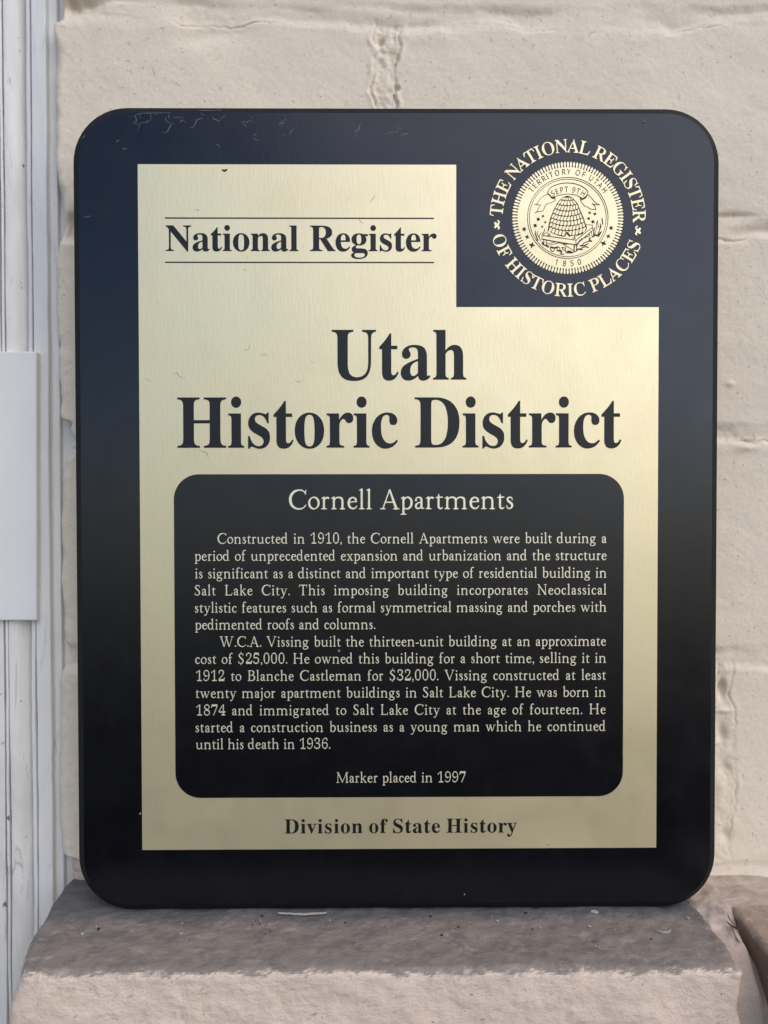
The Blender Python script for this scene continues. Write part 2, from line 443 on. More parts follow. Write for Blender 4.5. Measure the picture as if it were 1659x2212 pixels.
# white cover plate fixed over the casing
def slab(name, poly, y_front, y_back, mat, parent=None, chamfer=.0003):
    """prism of a counter-clockwise outline [(x, z)...] (metres) with a small front chamfer"""
    n = len(poly); P = np.array(poly)
    c = P.mean(0); q = []
    for i in range(n):
        e1 = P[i] - P[i - 1]; e2 = P[(i + 1) % n] - P[i]
        n1 = np.array([-e1[1], e1[0]]) / max(np.hypot(*e1), 1e-12); n2 = np.array([-e2[1], e2[0]]) / max(np.hypot(*e2), 1e-12)
        w = n1 + n2; w /= max(w @ w / 2, 1e-9)
        q.append(P[i] + w * chamfer)
    q = np.array(q)
    v = [(x, y_front, z) for x, z in q] + [(x, y_front + chamfer, z) for x, z in P] + [(x, y_back, z) for x, z in P]
    f = [tuple(range(n))]
    for k in (0, n):
        for i in range(n):
            j = (i + 1) % n; f.append((k + i, k + n + i, k + n + j, k + j))
    f.append(tuple(range(3 * n - 1, 2 * n - 1, -1)))
    return mesh_obj(name, v, f, mat, parent)
pl = slab("cover_plate", [(-.30, -.0392), (-.1254, -.0392), (-.1246, .0534), (-.1249, .0537), (-.30, .0540)], .0208, .0236, M_PLATE)
tag(pl, "smooth white rectangular plate fixed over the door casing mouldings", "plate")

# ------------------------------------------------------------------ lettering data
GLYPHS_B = {
    "D": (544, [[22,0,22,19,45,22,57,25,66,30,74,40,79,57,81,82,81,411,80,431,78,447,70,464,63,471,53,476,40,480,16,482,16,500,243,500,276,499,306,496,334,491,360,484,384,475,407,463,427,450,445,435,461,418,475,399,487,379,497,356,504,332,510,307,513,279,514,250,510,191,498,141,477,98,448,63,411,35,366,16,312,4,251,0],[244,27,262,27,278,30,293,34,307,40,320,48,331,58,341,69,351,82,366,114,376,152,383,198,385,251,383,304,376,350,365,388,350,420,330,444,306,462,278,472,245,476,222,473,214,470,208,465,205,458,202,449,200,423,200,79,201,59,205,44,211,35,222,29]]),
    "H": (574, [[17,0,17,19,42,22,55,26,65,31,72,39,77,49,80,62,82,88,82,416,80,439,74,457,64,469,55,474,42,478,18,482,18,500,265,500,265,482,237,478,221,473,210,465,204,452,201,439,200,422,200,275,375,275,375,422,372,452,366,465,355,473,339,478,310,482,310,500,557,500,557,482,539,479,519,474,509,469,503,462,496,447,494,433,493,416,493,88,495,64,498,51,503,40,514,29,532,22,557,19,557,0,310,0,310,19,335,22,353,28,365,37,372,54,374,69,375,88,375,243,200,243,200,88,201,70,203,55,210,39,221,28,240,22,265,19,265,0]]),
    "N": (542, [[463,-12,442,-12,117,384,117,86,119,61,125,42,134,31,150,24,165,21,183,19,183,0,20,0,20,19,43,21,56,24,66,29,73,36,77,42,80,53,83,86,83,426,42,474,34,478,20,482,20,500,172,500,429,185,429,414,426,447,423,458,419,464,408,472,392,478,364,482,364,500,527,500,527,482,509,480,495,477,484,473,476,466,468,453,464,432]]),
    "R": (519, [[17,0,17,19,42,22,55,26,65,31,72,39,77,49,80,62,82,88,82,416,80,439,74,457,64,469,55,474,42,478,18,482,18,500,238,500,265,499,313,495,355,487,389,475,416,459,427,449,437,438,444,426,450,413,455,399,457,384,458,367,456,345,451,325,442,307,430,291,414,277,395,265,372,254,346,246,486,39,494,30,502,24,512,20,527,19,527,0,372,0,221,233,200,233,200,88,202,62,207,43,217,31,227,26,240,22,265,19,265,0],[200,257,250,258,262,260,283,267,292,272,307,284,313,291,323,308,330,329,333,355,332,393,328,415,321,433,312,447,299,459,284,467,267,472,246,473,233,473,222,471,214,468,208,464,205,458,202,449,200,431]]),
    "S": (428, [[47,-12,47,173,69,173,79,136,91,103,98,89,114,65,122,55,142,38,153,31,176,22,202,17,226,17,245,19,262,25,276,34,293,52,303,73,306,89,305,110,302,121,298,132,291,142,283,151,261,168,163,217,135,234,102,259,84,277,77,287,66,306,59,328,55,352,55,364,56,386,59,406,65,425,74,442,90,465,111,483,135,498,162,507,192,512,226,511,259,505,320,489,329,488,338,490,344,494,349,501,352,512,372,512,372,350,354,350,345,380,337,398,322,423,305,444,293,456,272,471,258,478,243,484,221,488,204,488,179,483,165,477,153,468,140,452,133,432,131,417,132,404,139,385,146,374,161,360,174,351,198,337,289,294,318,278,348,256,370,232,381,213,389,193,393,170,395,146,393,123,389,102,382,82,372,63,353,39,328,19,298,4,275,-3,238,-10,211,-11,188,-10,160,-6,111,10,90,13,83,12,76,8,71,0,67,-12]]),
    "U": (541, [[405,24,390,14,375,5,357,-2,338,-7,296,-13,248,-13,204,-8,185,-3,167,4,151,11,138,21,125,31,115,43,106,57,98,72,92,89,87,107,81,148,80,416,78,439,73,457,63,469,47,476,33,480,16,482,16,500,264,500,264,482,235,478,216,471,206,462,203,456,200,444,198,416,198,153,200,123,205,97,212,75,223,56,230,49,246,37,265,29,289,25,302,24,332,27,358,34,380,45,398,62,413,83,423,109,429,140,431,175,431,415,429,439,423,457,413,468,402,474,388,478,361,482,361,500,521,500,521,482,498,477,482,469,473,459,467,444,464,415,464,199,461,146,457,123,452,101,446,82,438,64,428,49,417,35]]),
    "a": (378, [[343,12,323,-1,302,-8,279,-11,255,-8,245,-4,237,1,230,8,225,17,222,27,220,38,194,17,166,2,136,-7,105,-10,87,-8,70,-4,56,3,39,18,31,31,25,45,22,61,23,81,29,103,34,114,49,133,70,149,113,172,150,187,218,209,218,272,216,286,213,297,205,310,197,316,188,321,169,324,151,324,133,321,121,315,117,311,115,306,115,298,131,271,134,264,135,254,134,244,131,236,127,228,121,222,104,212,85,209,69,211,60,215,52,220,43,230,38,244,36,260,39,278,46,295,54,306,64,315,82,328,104,338,129,345,157,349,197,349,230,346,258,338,280,328,297,313,303,304,313,284,320,259,321,246,322,64,323,45,326,40,334,38,342,40,352,46,361,30],[150,40,157,38,166,37,174,38,184,41,202,52,218,69,218,186,198,180,180,172,164,163,152,152,142,140,135,125,131,110,130,92,132,68,139,51,144,45]]),
    "c": (322, [[141,-8,113,2,87,18,72,31,58,47,41,74,29,106,23,140,22,178,27,215,34,238,50,270,70,297,96,320,125,337,157,347,180,350,217,349,239,345,258,337,275,327,288,315,297,301,303,286,305,269,302,251,298,243,292,236,286,231,278,227,260,224,240,227,233,231,226,237,222,244,218,253,215,275,216,304,215,310,209,319,199,324,186,326,171,324,158,318,148,309,139,296,132,279,127,258,124,234,124,186,127,151,134,120,144,95,158,74,174,58,183,52,202,45,224,42,243,44,253,47,271,56,280,63,298,79,313,66,298,48,283,32,267,19,250,8,231,0,212,-6,192,-10,161,-11]]),
    "e": (330, [[169,-11,138,-8,110,2,85,17,63,39,46,65,32,97,24,133,21,173,24,210,33,243,47,274,65,300,87,321,113,337,142,346,173,350,203,347,229,339,253,326,273,308,290,284,301,257,308,226,310,182,128,182,130,150,135,123,142,99,152,80,164,66,180,55,198,49,219,46,230,47,250,53,270,65,288,83,296,94,313,80,299,58,284,40,267,24,250,12,231,2,212,-5,191,-10],[128,211,221,211,221,258,218,284,214,298,209,309,199,321,183,326,165,324,155,320,147,312,140,300,135,286,131,268,128,247]]),
    "f": (235, [[16,0,16,18,29,19,41,23,47,27,53,34,56,48,58,80,58,304,18,304,18,341,58,341,58,402,63,428,66,440,77,461,85,470,102,486,112,492,135,502,161,508,176,510,213,509,232,505,249,498,263,489,275,478,283,466,287,453,289,433,286,418,279,406,270,397,255,391,237,391,221,396,209,407,204,417,203,433,206,449,217,475,216,480,209,485,198,487,187,486,179,483,173,478,169,472,166,464,163,442,162,341,223,341,223,304,162,304,163,56,167,39,173,28,180,24,190,20,219,18,219,0]]),
    "g": (359, [[44,-128,30,-116,21,-103,16,-89,16,-73,19,-65,24,-57,39,-44,61,-33,75,-28,64,-22,45,-8,33,7,27,24,26,40,29,53,37,70,52,86,65,96,82,106,112,121,92,130,74,140,59,152,46,165,37,180,30,196,26,214,24,233,26,250,29,266,39,287,54,306,66,317,80,327,96,335,114,341,142,347,173,350,205,347,226,344,256,334,348,334,348,294,294,294,306,278,314,261,318,243,320,223,319,208,313,186,307,172,294,154,277,139,264,131,249,124,233,118,216,115,198,113,151,114,134,110,124,104,116,95,111,85,111,78,111,72,117,63,128,57,136,55,155,54,220,53,256,50,276,46,292,42,307,36,319,28,328,19,336,9,341,-3,346,-24,346,-53,340,-77,335,-88,328,-98,310,-116,286,-131,257,-142,222,-150,203,-152,160,-154,111,-151,73,-143,62,-138],[173,136,185,138,195,142,203,150,209,160,213,173,217,190,219,232,217,274,213,290,209,303,203,313,195,320,185,325,173,326,161,325,151,320,142,313,136,303,131,290,128,274,125,232,128,190,131,173,136,160,142,150,151,142,161,138],[81,-84,86,-98,94,-106,110,-117,125,-122,143,-126,164,-127,203,-127,226,-124,245,-120,261,-114,273,-106,282,-96,287,-85,289,-72,288,-63,285,-56,280,-50,274,-45,265,-42,247,-39,225,-38,106,-38,95,-47,87,-57,82,-68]]),
    "h": (418, [[399,0,222,0,222,18,234,18,241,20,250,29,256,42,258,61,258,238,256,265,253,279,247,290,237,296,223,298,206,295,190,288,176,276,162,258,162,61,163,46,168,31,174,24,184,20,198,18,198,0,20,0,20,18,38,21,47,26,51,31,56,45,58,61,57,449,53,465,48,474,43,478,35,481,21,483,21,500,162,500,162,293,184,318,196,327,209,335,223,342,237,346,251,349,267,350,289,348,309,342,325,333,339,320,349,304,357,284,361,260,363,232,363,61,365,42,368,31,375,24,385,20,399,18]]),
    "i": (218, [[111,397,99,398,89,401,80,406,71,413,64,422,59,431,56,441,55,453,56,464,59,475,64,484,71,493,80,500,89,505,99,508,111,509,122,508,132,505,142,500,150,493,157,484,162,475,165,464,166,453,165,441,162,431,157,422,150,413,141,406,132,401,122,398],[20,0,20,18,30,19,42,22,48,26,52,30,56,45,58,61,57,294,54,307,49,315,41,320,22,322,23,341,163,341,163,51,167,34,172,26,184,20,198,18,198,0]]),
    "l": (219, [[20,0,20,18,30,19,42,22,48,26,52,30,56,45,58,61,57,448,54,465,50,474,41,479,22,482,22,500,163,500,163,51,167,34,172,26,184,20,198,18,198,0]]),
    "n": (418, [[20,0,20,18,38,21,47,26,51,31,56,45,58,61,58,278,56,293,52,309,46,316,35,321,21,323,21,341,162,341,162,294,173,307,196,328,209,336,222,342,236,346,251,349,267,350,289,348,309,342,325,333,339,320,349,304,357,284,361,260,363,232,363,61,365,42,368,31,375,24,385,20,399,18,399,0,222,0,222,18,234,18,241,20,250,29,256,42,258,61,258,238,256,265,253,279,247,290,237,296,223,298,206,295,190,288,176,276,162,258,162,61,163,46,168,31,174,24,184,20,198,18,198,0]]),
    "o": (369, [[185,-11,150,-8,119,2,90,19,66,40,47,67,32,98,24,132,21,169,24,207,32,241,47,272,66,299,90,320,118,336,150,346,184,350,219,346,250,337,278,321,302,299,322,273,336,242,345,207,348,169,345,131,336,96,322,65,302,39,278,18,251,2,219,-8],[185,13,199,14,212,20,222,30,231,47,235,62,239,89,241,169,240,213,238,250,231,288,224,304,216,316,211,320,199,326,185,328,170,326,158,320,148,311,141,297,135,277,131,249,129,214,128,170,131,90,134,68,139,47,149,30,159,20,171,14]]),
    "r": (316, [[20,0,20,18,30,19,42,22,48,26,52,30,56,45,58,61,57,295,54,308,49,315,37,321,22,322,23,341,160,341,160,277,170,293,187,314,205,331,225,342,244,348,263,349,283,346,298,337,306,330,312,320,316,310,318,292,316,277,313,268,305,257,299,252,291,247,277,244,267,244,255,246,244,253,221,281,213,285,207,285,196,283,185,274,174,260,167,241,165,227,164,211,164,61,165,45,170,33,177,26,196,20,217,18,217,0]]),
    "s": (316, [[39,-10,39,116,58,116,68,84,83,57,102,37,116,27,131,20,146,17,161,16,178,19,188,23,196,29,205,40,209,49,211,59,210,72,208,79,205,86,195,99,180,110,108,147,91,157,71,174,55,192,45,212,42,226,41,242,41,253,45,275,53,294,58,303,71,319,88,333,97,338,118,346,142,350,164,350,182,347,234,335,240,336,245,339,253,350,268,350,268,243,251,243,240,271,227,293,210,309,198,317,185,322,171,325,158,325,148,324,135,319,128,314,120,304,117,297,115,285,117,272,120,265,124,258,133,249,150,238,219,203,236,193,255,178,269,160,276,147,280,131,282,104,282,91,278,67,274,56,264,37,250,20,233,6,213,-3,191,-9,166,-11,142,-9,115,-1,92,8,80,10,72,8,65,5,60,-1,56,-10]]),
    "t": (251, [[125,-10,106,-7,98,-5,83,2,77,6,68,17,58,39,54,57,53,78,53,306,22,306,22,329,63,369,97,405,123,437,142,465,159,465,159,341,228,341,228,306,159,306,159,90,161,66,164,56,170,49,175,46,184,44,197,47,208,54,218,65,226,82,244,72,235,53,225,36,213,22,200,10,186,1,170,-5,154,-9]]),
    "v": (336, [[156,-11,35,288,26,305,20,314,10,320,-3,322,-3,341,180,341,180,323,158,322,149,318,143,312,142,300,203,134,259,277,265,297,264,304,262,309,254,317,242,321,223,323,223,341,335,341,335,324,321,319,310,312,300,299,290,279,176,-11]]),
    "y": (330, [[21,-145,11,-137,3,-128,-3,-117,-6,-106,-7,-92,-6,-78,0,-66,8,-55,20,-47,34,-44,48,-44,64,-50,73,-57,79,-67,82,-79,81,-96,83,-104,89,-108,98,-108,105,-105,112,-98,121,-87,132,-70,145,-39,154,-5,35,287,27,302,17,316,8,321,-5,322,-5,341,178,341,178,322,157,320,147,317,142,310,141,299,145,283,204,131,255,270,261,296,260,309,254,317,243,321,223,322,223,341,329,341,329,322,322,321,315,319,307,312,300,300,290,279,173,-39,160,-72,142,-105,133,-118,119,-133,105,-143,89,-150,71,-153,51,-154,38,-152]]),
}
GLYPHS_R = {
    "A": (460, [[3,-3,-3,6,-2,18,2,23,20,30,26,35,39,76,64,138,70,146,85,154,89,160,90,168,83,182,85,192,145,342,151,351,165,357,170,362,200,437,207,456,207,494,210,506,214,512,219,515,226,516,234,514,242,508,246,500,248,458,251,444,402,87,416,58,428,39,437,31,454,24,459,19,462,12,461,4,454,-3,443,-5,279,-5,265,-3,260,0,257,6,257,14,260,20,267,24,289,28,302,32,311,40,315,48,314,58,309,74,288,128,283,136,278,139,270,140,120,140,108,139,102,132,77,70,70,42,71,34,76,30,104,24,111,20,116,10,112,1,106,-3,96,-5,16,-5],[128,182,251,181,259,182,263,186,261,196,206,330,202,340,197,344,188,342,181,332,126,195,125,186]]),
    "C": (495, [[149,23,128,38,110,55,93,73,78,93,65,115,54,139,45,164,39,189,35,217,33,247,34,276,38,305,44,332,52,357,62,379,75,402,103,437,136,466,174,489,215,505,260,515,281,515,329,504,386,485,418,483,427,484,433,488,446,508,451,513,458,515,466,514,473,507,474,493,470,482,457,468,456,439,457,425,474,368,474,348,469,338,464,335,458,335,452,337,447,341,437,361,424,405,416,423,397,444,370,463,344,475,316,481,267,482,232,477,207,467,186,450,168,425,156,399,146,364,141,338,136,301,135,244,137,198,142,163,156,114,170,86,184,69,197,57,217,44,244,35,270,32,317,31,344,34,373,42,398,57,426,80,450,110,457,115,467,116,477,108,480,99,477,89,460,70,440,53,385,17,349,0,312,-11,271,-17,233,-11,189,2]]),
    "E": (466, [[26,-2,21,8,22,14,25,18,32,23,58,28,70,34,80,46,85,64,87,92,87,394,85,434,82,446,78,458,71,465,63,470,28,480,24,488,26,498,33,504,46,505,391,505,402,504,408,501,412,496,414,490,416,452,428,422,433,400,433,360,429,352,422,348,413,349,408,354,384,430,375,444,362,452,343,458,323,463,272,468,201,466,188,463,181,456,178,446,177,430,177,292,178,282,182,276,192,275,235,276,255,279,269,285,277,292,283,304,303,376,308,381,315,383,322,381,327,376,329,364,329,326,323,304,311,277,311,250,312,236,323,214,328,196,329,148,328,134,322,128,312,126,304,132,301,138,295,168,284,208,278,222,270,230,256,234,233,238,193,239,182,238,178,234,177,226,177,76,178,59,182,48,189,41,201,37,223,35,286,36,319,39,346,46,374,56,392,69,406,90,436,154,444,160,456,160,462,156,465,150,461,124,450,96,430,59,420,10,416,2,408,-4,394,-5,43,-5,32,-4]]),
    "F": (425, [[27,-1,23,8,26,20,33,24,59,31,70,38,79,50,85,68,86,98,86,408,84,436,77,456,71,462,62,468,26,479,21,488,23,499,30,504,44,505,385,505,396,504,402,501,406,496,408,490,410,454,422,422,427,398,427,358,423,352,416,348,407,348,401,354,377,433,369,445,356,454,336,460,312,465,254,468,194,467,184,462,178,454,176,434,176,292,177,282,181,278,193,276,234,277,252,281,267,286,274,294,280,307,299,378,306,384,316,384,323,380,327,372,326,326,320,304,310,282,308,270,309,238,321,210,327,184,327,142,322,129,316,126,309,126,303,129,299,134,281,208,275,221,268,230,247,237,220,240,184,240,179,238,177,232,176,86,181,54,187,41,199,32,212,28,243,24,251,21,257,12,254,1,247,-4,234,-5,43,-5,33,-4]]),
    "G": (539, [[144,28,124,43,106,59,90,78,76,98,64,119,54,142,46,166,40,193,36,222,35,251,36,279,40,308,46,334,55,360,66,383,79,405,106,439,138,468,175,490,217,506,259,515,281,515,331,505,389,485,418,484,426,485,431,488,449,512,457,515,466,514,473,507,475,494,471,483,458,468,457,437,458,423,469,391,475,366,475,346,470,336,464,334,457,334,447,340,438,359,425,401,416,422,396,443,370,462,345,474,317,481,267,481,235,477,210,467,190,451,171,427,160,405,153,386,144,347,139,303,137,249,139,197,145,153,155,116,169,84,187,58,209,38,235,25,264,20,320,19,348,24,359,28,367,35,374,45,378,57,381,77,381,139,379,157,376,169,369,180,359,187,345,192,320,195,313,198,310,202,308,208,309,214,313,219,320,222,334,223,504,223,519,219,523,215,525,209,521,199,514,195,493,191,483,187,475,180,470,169,466,143,466,43,462,30,456,25,443,19,386,0,339,-10,286,-16,245,-11,208,-2,175,11]]),
    "H": (555, [[27,0,23,4,23,10,27,20,34,24,64,32,72,37,78,44,85,66,86,102,86,408,85,434,80,452,71,464,59,470,34,477,27,482,23,490,27,500,34,504,46,505,220,505,235,502,239,498,241,492,240,486,237,480,230,477,205,472,193,467,184,458,179,446,176,414,176,296,178,284,182,281,190,280,362,280,375,282,378,284,380,290,380,416,378,444,373,458,364,467,352,472,326,477,320,480,316,488,318,499,325,504,338,505,512,505,522,504,528,500,532,492,529,481,523,477,498,471,485,464,476,454,471,436,470,410,470,110,471,70,478,46,484,38,493,32,522,24,528,20,531,16,532,10,528,0,522,-4,512,-5,338,-5,325,-4,318,2,315,10,319,20,326,24,349,28,363,35,372,44,378,62,380,90,380,228,378,233,375,236,362,238,190,238,182,236,178,233,176,222,176,92,180,58,185,44,194,34,207,28,231,24,237,20,241,8,239,2,236,-2,230,-4,220,-5,47,-5,34,-4]]),
    "I": (267, [[29,-3,23,0,21,6,21,14,24,20,30,24,56,31,71,38,81,50,86,68,87,422,85,447,77,462,63,471,27,479,21,486,22,496,28,503,40,505,222,505,236,503,241,499,243,494,243,486,240,482,234,477,207,472,193,466,183,456,178,440,177,86,180,59,187,44,193,38,202,32,240,22,245,14,244,4,238,-3,227,-5,43,-5]]),
    "L": (449, [[31,-3,26,0,23,6,23,12,25,18,32,23,57,29,71,36,80,48,85,67,86,96,86,414,84,441,76,460,70,466,61,470,29,479,24,486,25,496,31,503,42,505,227,505,241,503,246,500,249,494,249,488,246,482,239,477,210,474,194,468,183,456,178,436,176,410,176,92,177,68,180,54,185,45,193,40,206,36,225,35,278,35,306,38,334,42,361,52,381,62,392,73,405,97,433,164,441,172,452,173,459,170,462,162,458,134,447,100,428,60,417,6,410,-3,397,-5,47,-5]]),
    "N": (523, [[453,-13,447,-16,438,-16,430,-13,424,-8,417,3,402,39,394,51,134,368,126,376,119,378,113,375,111,365,111,43,114,35,119,30,153,21,158,15,158,6,152,-2,140,-5,43,-5,34,-3,28,1,26,11,30,20,37,24,64,30,69,34,71,40,71,371,74,383,86,394,88,407,87,423,80,434,53,466,32,478,27,483,26,493,31,501,44,505,130,505,142,503,150,499,394,201,402,193,409,191,415,195,417,204,417,459,414,466,409,470,375,479,370,486,370,495,376,502,388,505,485,505,493,503,499,499,502,490,498,481,491,477,464,470,459,466,457,459,456,198,453,187,441,176,440,164,440,53,442,42,457,3,457,-6]]),
    "O": (558, [[275,-17,223,-7,178,10,155,23,135,37,100,71,72,110,51,155,39,203,35,256,40,305,54,353,64,376,77,398,91,418,107,437,126,455,145,469,187,493,210,502,234,509,268,516,284,517,335,507,380,490,401,478,422,464,458,431,474,411,487,391,508,346,520,298,523,245,519,196,505,148,494,124,482,103,452,65,434,48,414,32,371,7,325,-9,290,-16],[248,19,293,18,323,21,346,30,362,41,378,57,394,84,405,114,415,162,420,206,420,285,414,341,402,389,385,426,363,454,350,465,336,473,323,478,307,481,263,482,234,479,212,471,195,460,180,445,164,419,152,388,142,342,137,297,137,220,142,162,153,116,170,77,192,48,205,37,218,29,233,23]]),
    "P": (440, [[28,-2,24,2,23,8,26,19,34,24,59,30,71,36,80,48,85,67,86,96,86,408,84,438,77,457,70,464,62,469,29,480,24,488,26,498,32,503,44,505,212,505,265,503,299,499,326,493,349,484,370,472,390,456,406,436,417,414,423,388,425,360,422,332,413,306,401,284,386,268,368,253,348,242,326,233,299,226,270,222,186,220,180,218,177,214,176,88,180,56,186,42,195,34,207,28,230,24,236,20,241,12,239,2,232,-3,220,-5,43,-5],[181,259,190,257,237,257,270,262,283,266,296,274,305,282,313,294,320,314,324,338,325,370,322,400,317,422,310,439,300,452,286,460,273,465,259,468,207,468,190,465,180,456,177,448,176,434,176,274,177,264]]),
    "R": (500, [[28,-2,24,2,23,8,26,19,34,24,59,30,71,36,80,48,85,67,86,96,86,408,84,438,77,456,71,464,63,469,34,477,28,480,24,488,26,499,33,504,45,505,212,505,268,502,305,497,338,489,365,478,389,464,403,452,414,438,422,424,428,408,432,390,434,372,433,350,430,334,418,306,400,284,371,262,333,245,330,242,330,238,458,47,474,31,494,23,500,18,503,10,500,1,493,-4,481,-5,393,-5,385,-4,378,-1,369,10,232,221,222,227,194,228,181,226,178,223,177,218,176,88,179,60,185,44,194,34,207,28,231,24,237,20,241,12,239,2,232,-3,220,-5,43,-5],[181,264,190,262,238,262,275,266,289,272,302,278,313,288,322,299,331,318,336,340,338,366,336,394,332,414,325,432,315,446,302,457,290,462,275,466,231,468,198,466,188,463,182,456,178,444,176,420,176,276,177,268]]),
    "S": (409, [[40,-14,34,-6,34,6,38,13,50,22,52,34,51,62,40,104,33,142,34,167,37,173,42,176,49,177,56,176,65,168,72,144,83,90,93,64,103,53,117,42,146,28,171,22,207,21,240,22,263,28,281,38,296,53,305,70,310,90,309,108,305,123,297,138,284,152,260,168,174,211,138,232,104,259,81,288,71,305,65,324,61,344,59,365,64,406,72,435,81,453,98,474,126,493,150,505,182,515,206,516,290,495,309,493,320,494,327,496,339,511,345,515,353,516,360,514,366,507,367,496,363,489,351,480,349,467,350,445,363,408,367,384,367,358,364,351,359,347,347,347,339,355,317,423,306,445,295,456,279,467,249,480,227,483,184,483,165,481,150,477,135,467,121,451,112,434,108,416,110,401,115,387,124,375,138,363,170,343,261,299,292,282,324,258,348,232,358,214,365,195,369,173,371,148,370,125,366,103,358,82,349,63,330,39,306,18,277,2,245,-9,213,-15,193,-15,161,-9,113,6,86,8,72,5,61,-10,56,-14,48,-16]]),
    "T": (446, [[113,-2,109,2,107,8,107,14,110,19,118,24,146,29,159,36,169,49,174,70,176,98,175,462,172,468,166,470,118,470,88,464,63,452,53,442,46,427,26,352,19,346,9,345,2,348,-2,356,-2,392,2,418,15,454,17,488,19,498,26,503,39,505,403,505,420,502,426,494,428,454,440,424,445,400,445,356,442,348,436,345,426,345,418,352,399,425,391,442,382,451,358,463,327,469,276,470,269,468,266,462,266,98,267,66,272,48,279,38,295,29,329,22,335,14,334,2,327,-3,315,-5,128,-5]]),
}
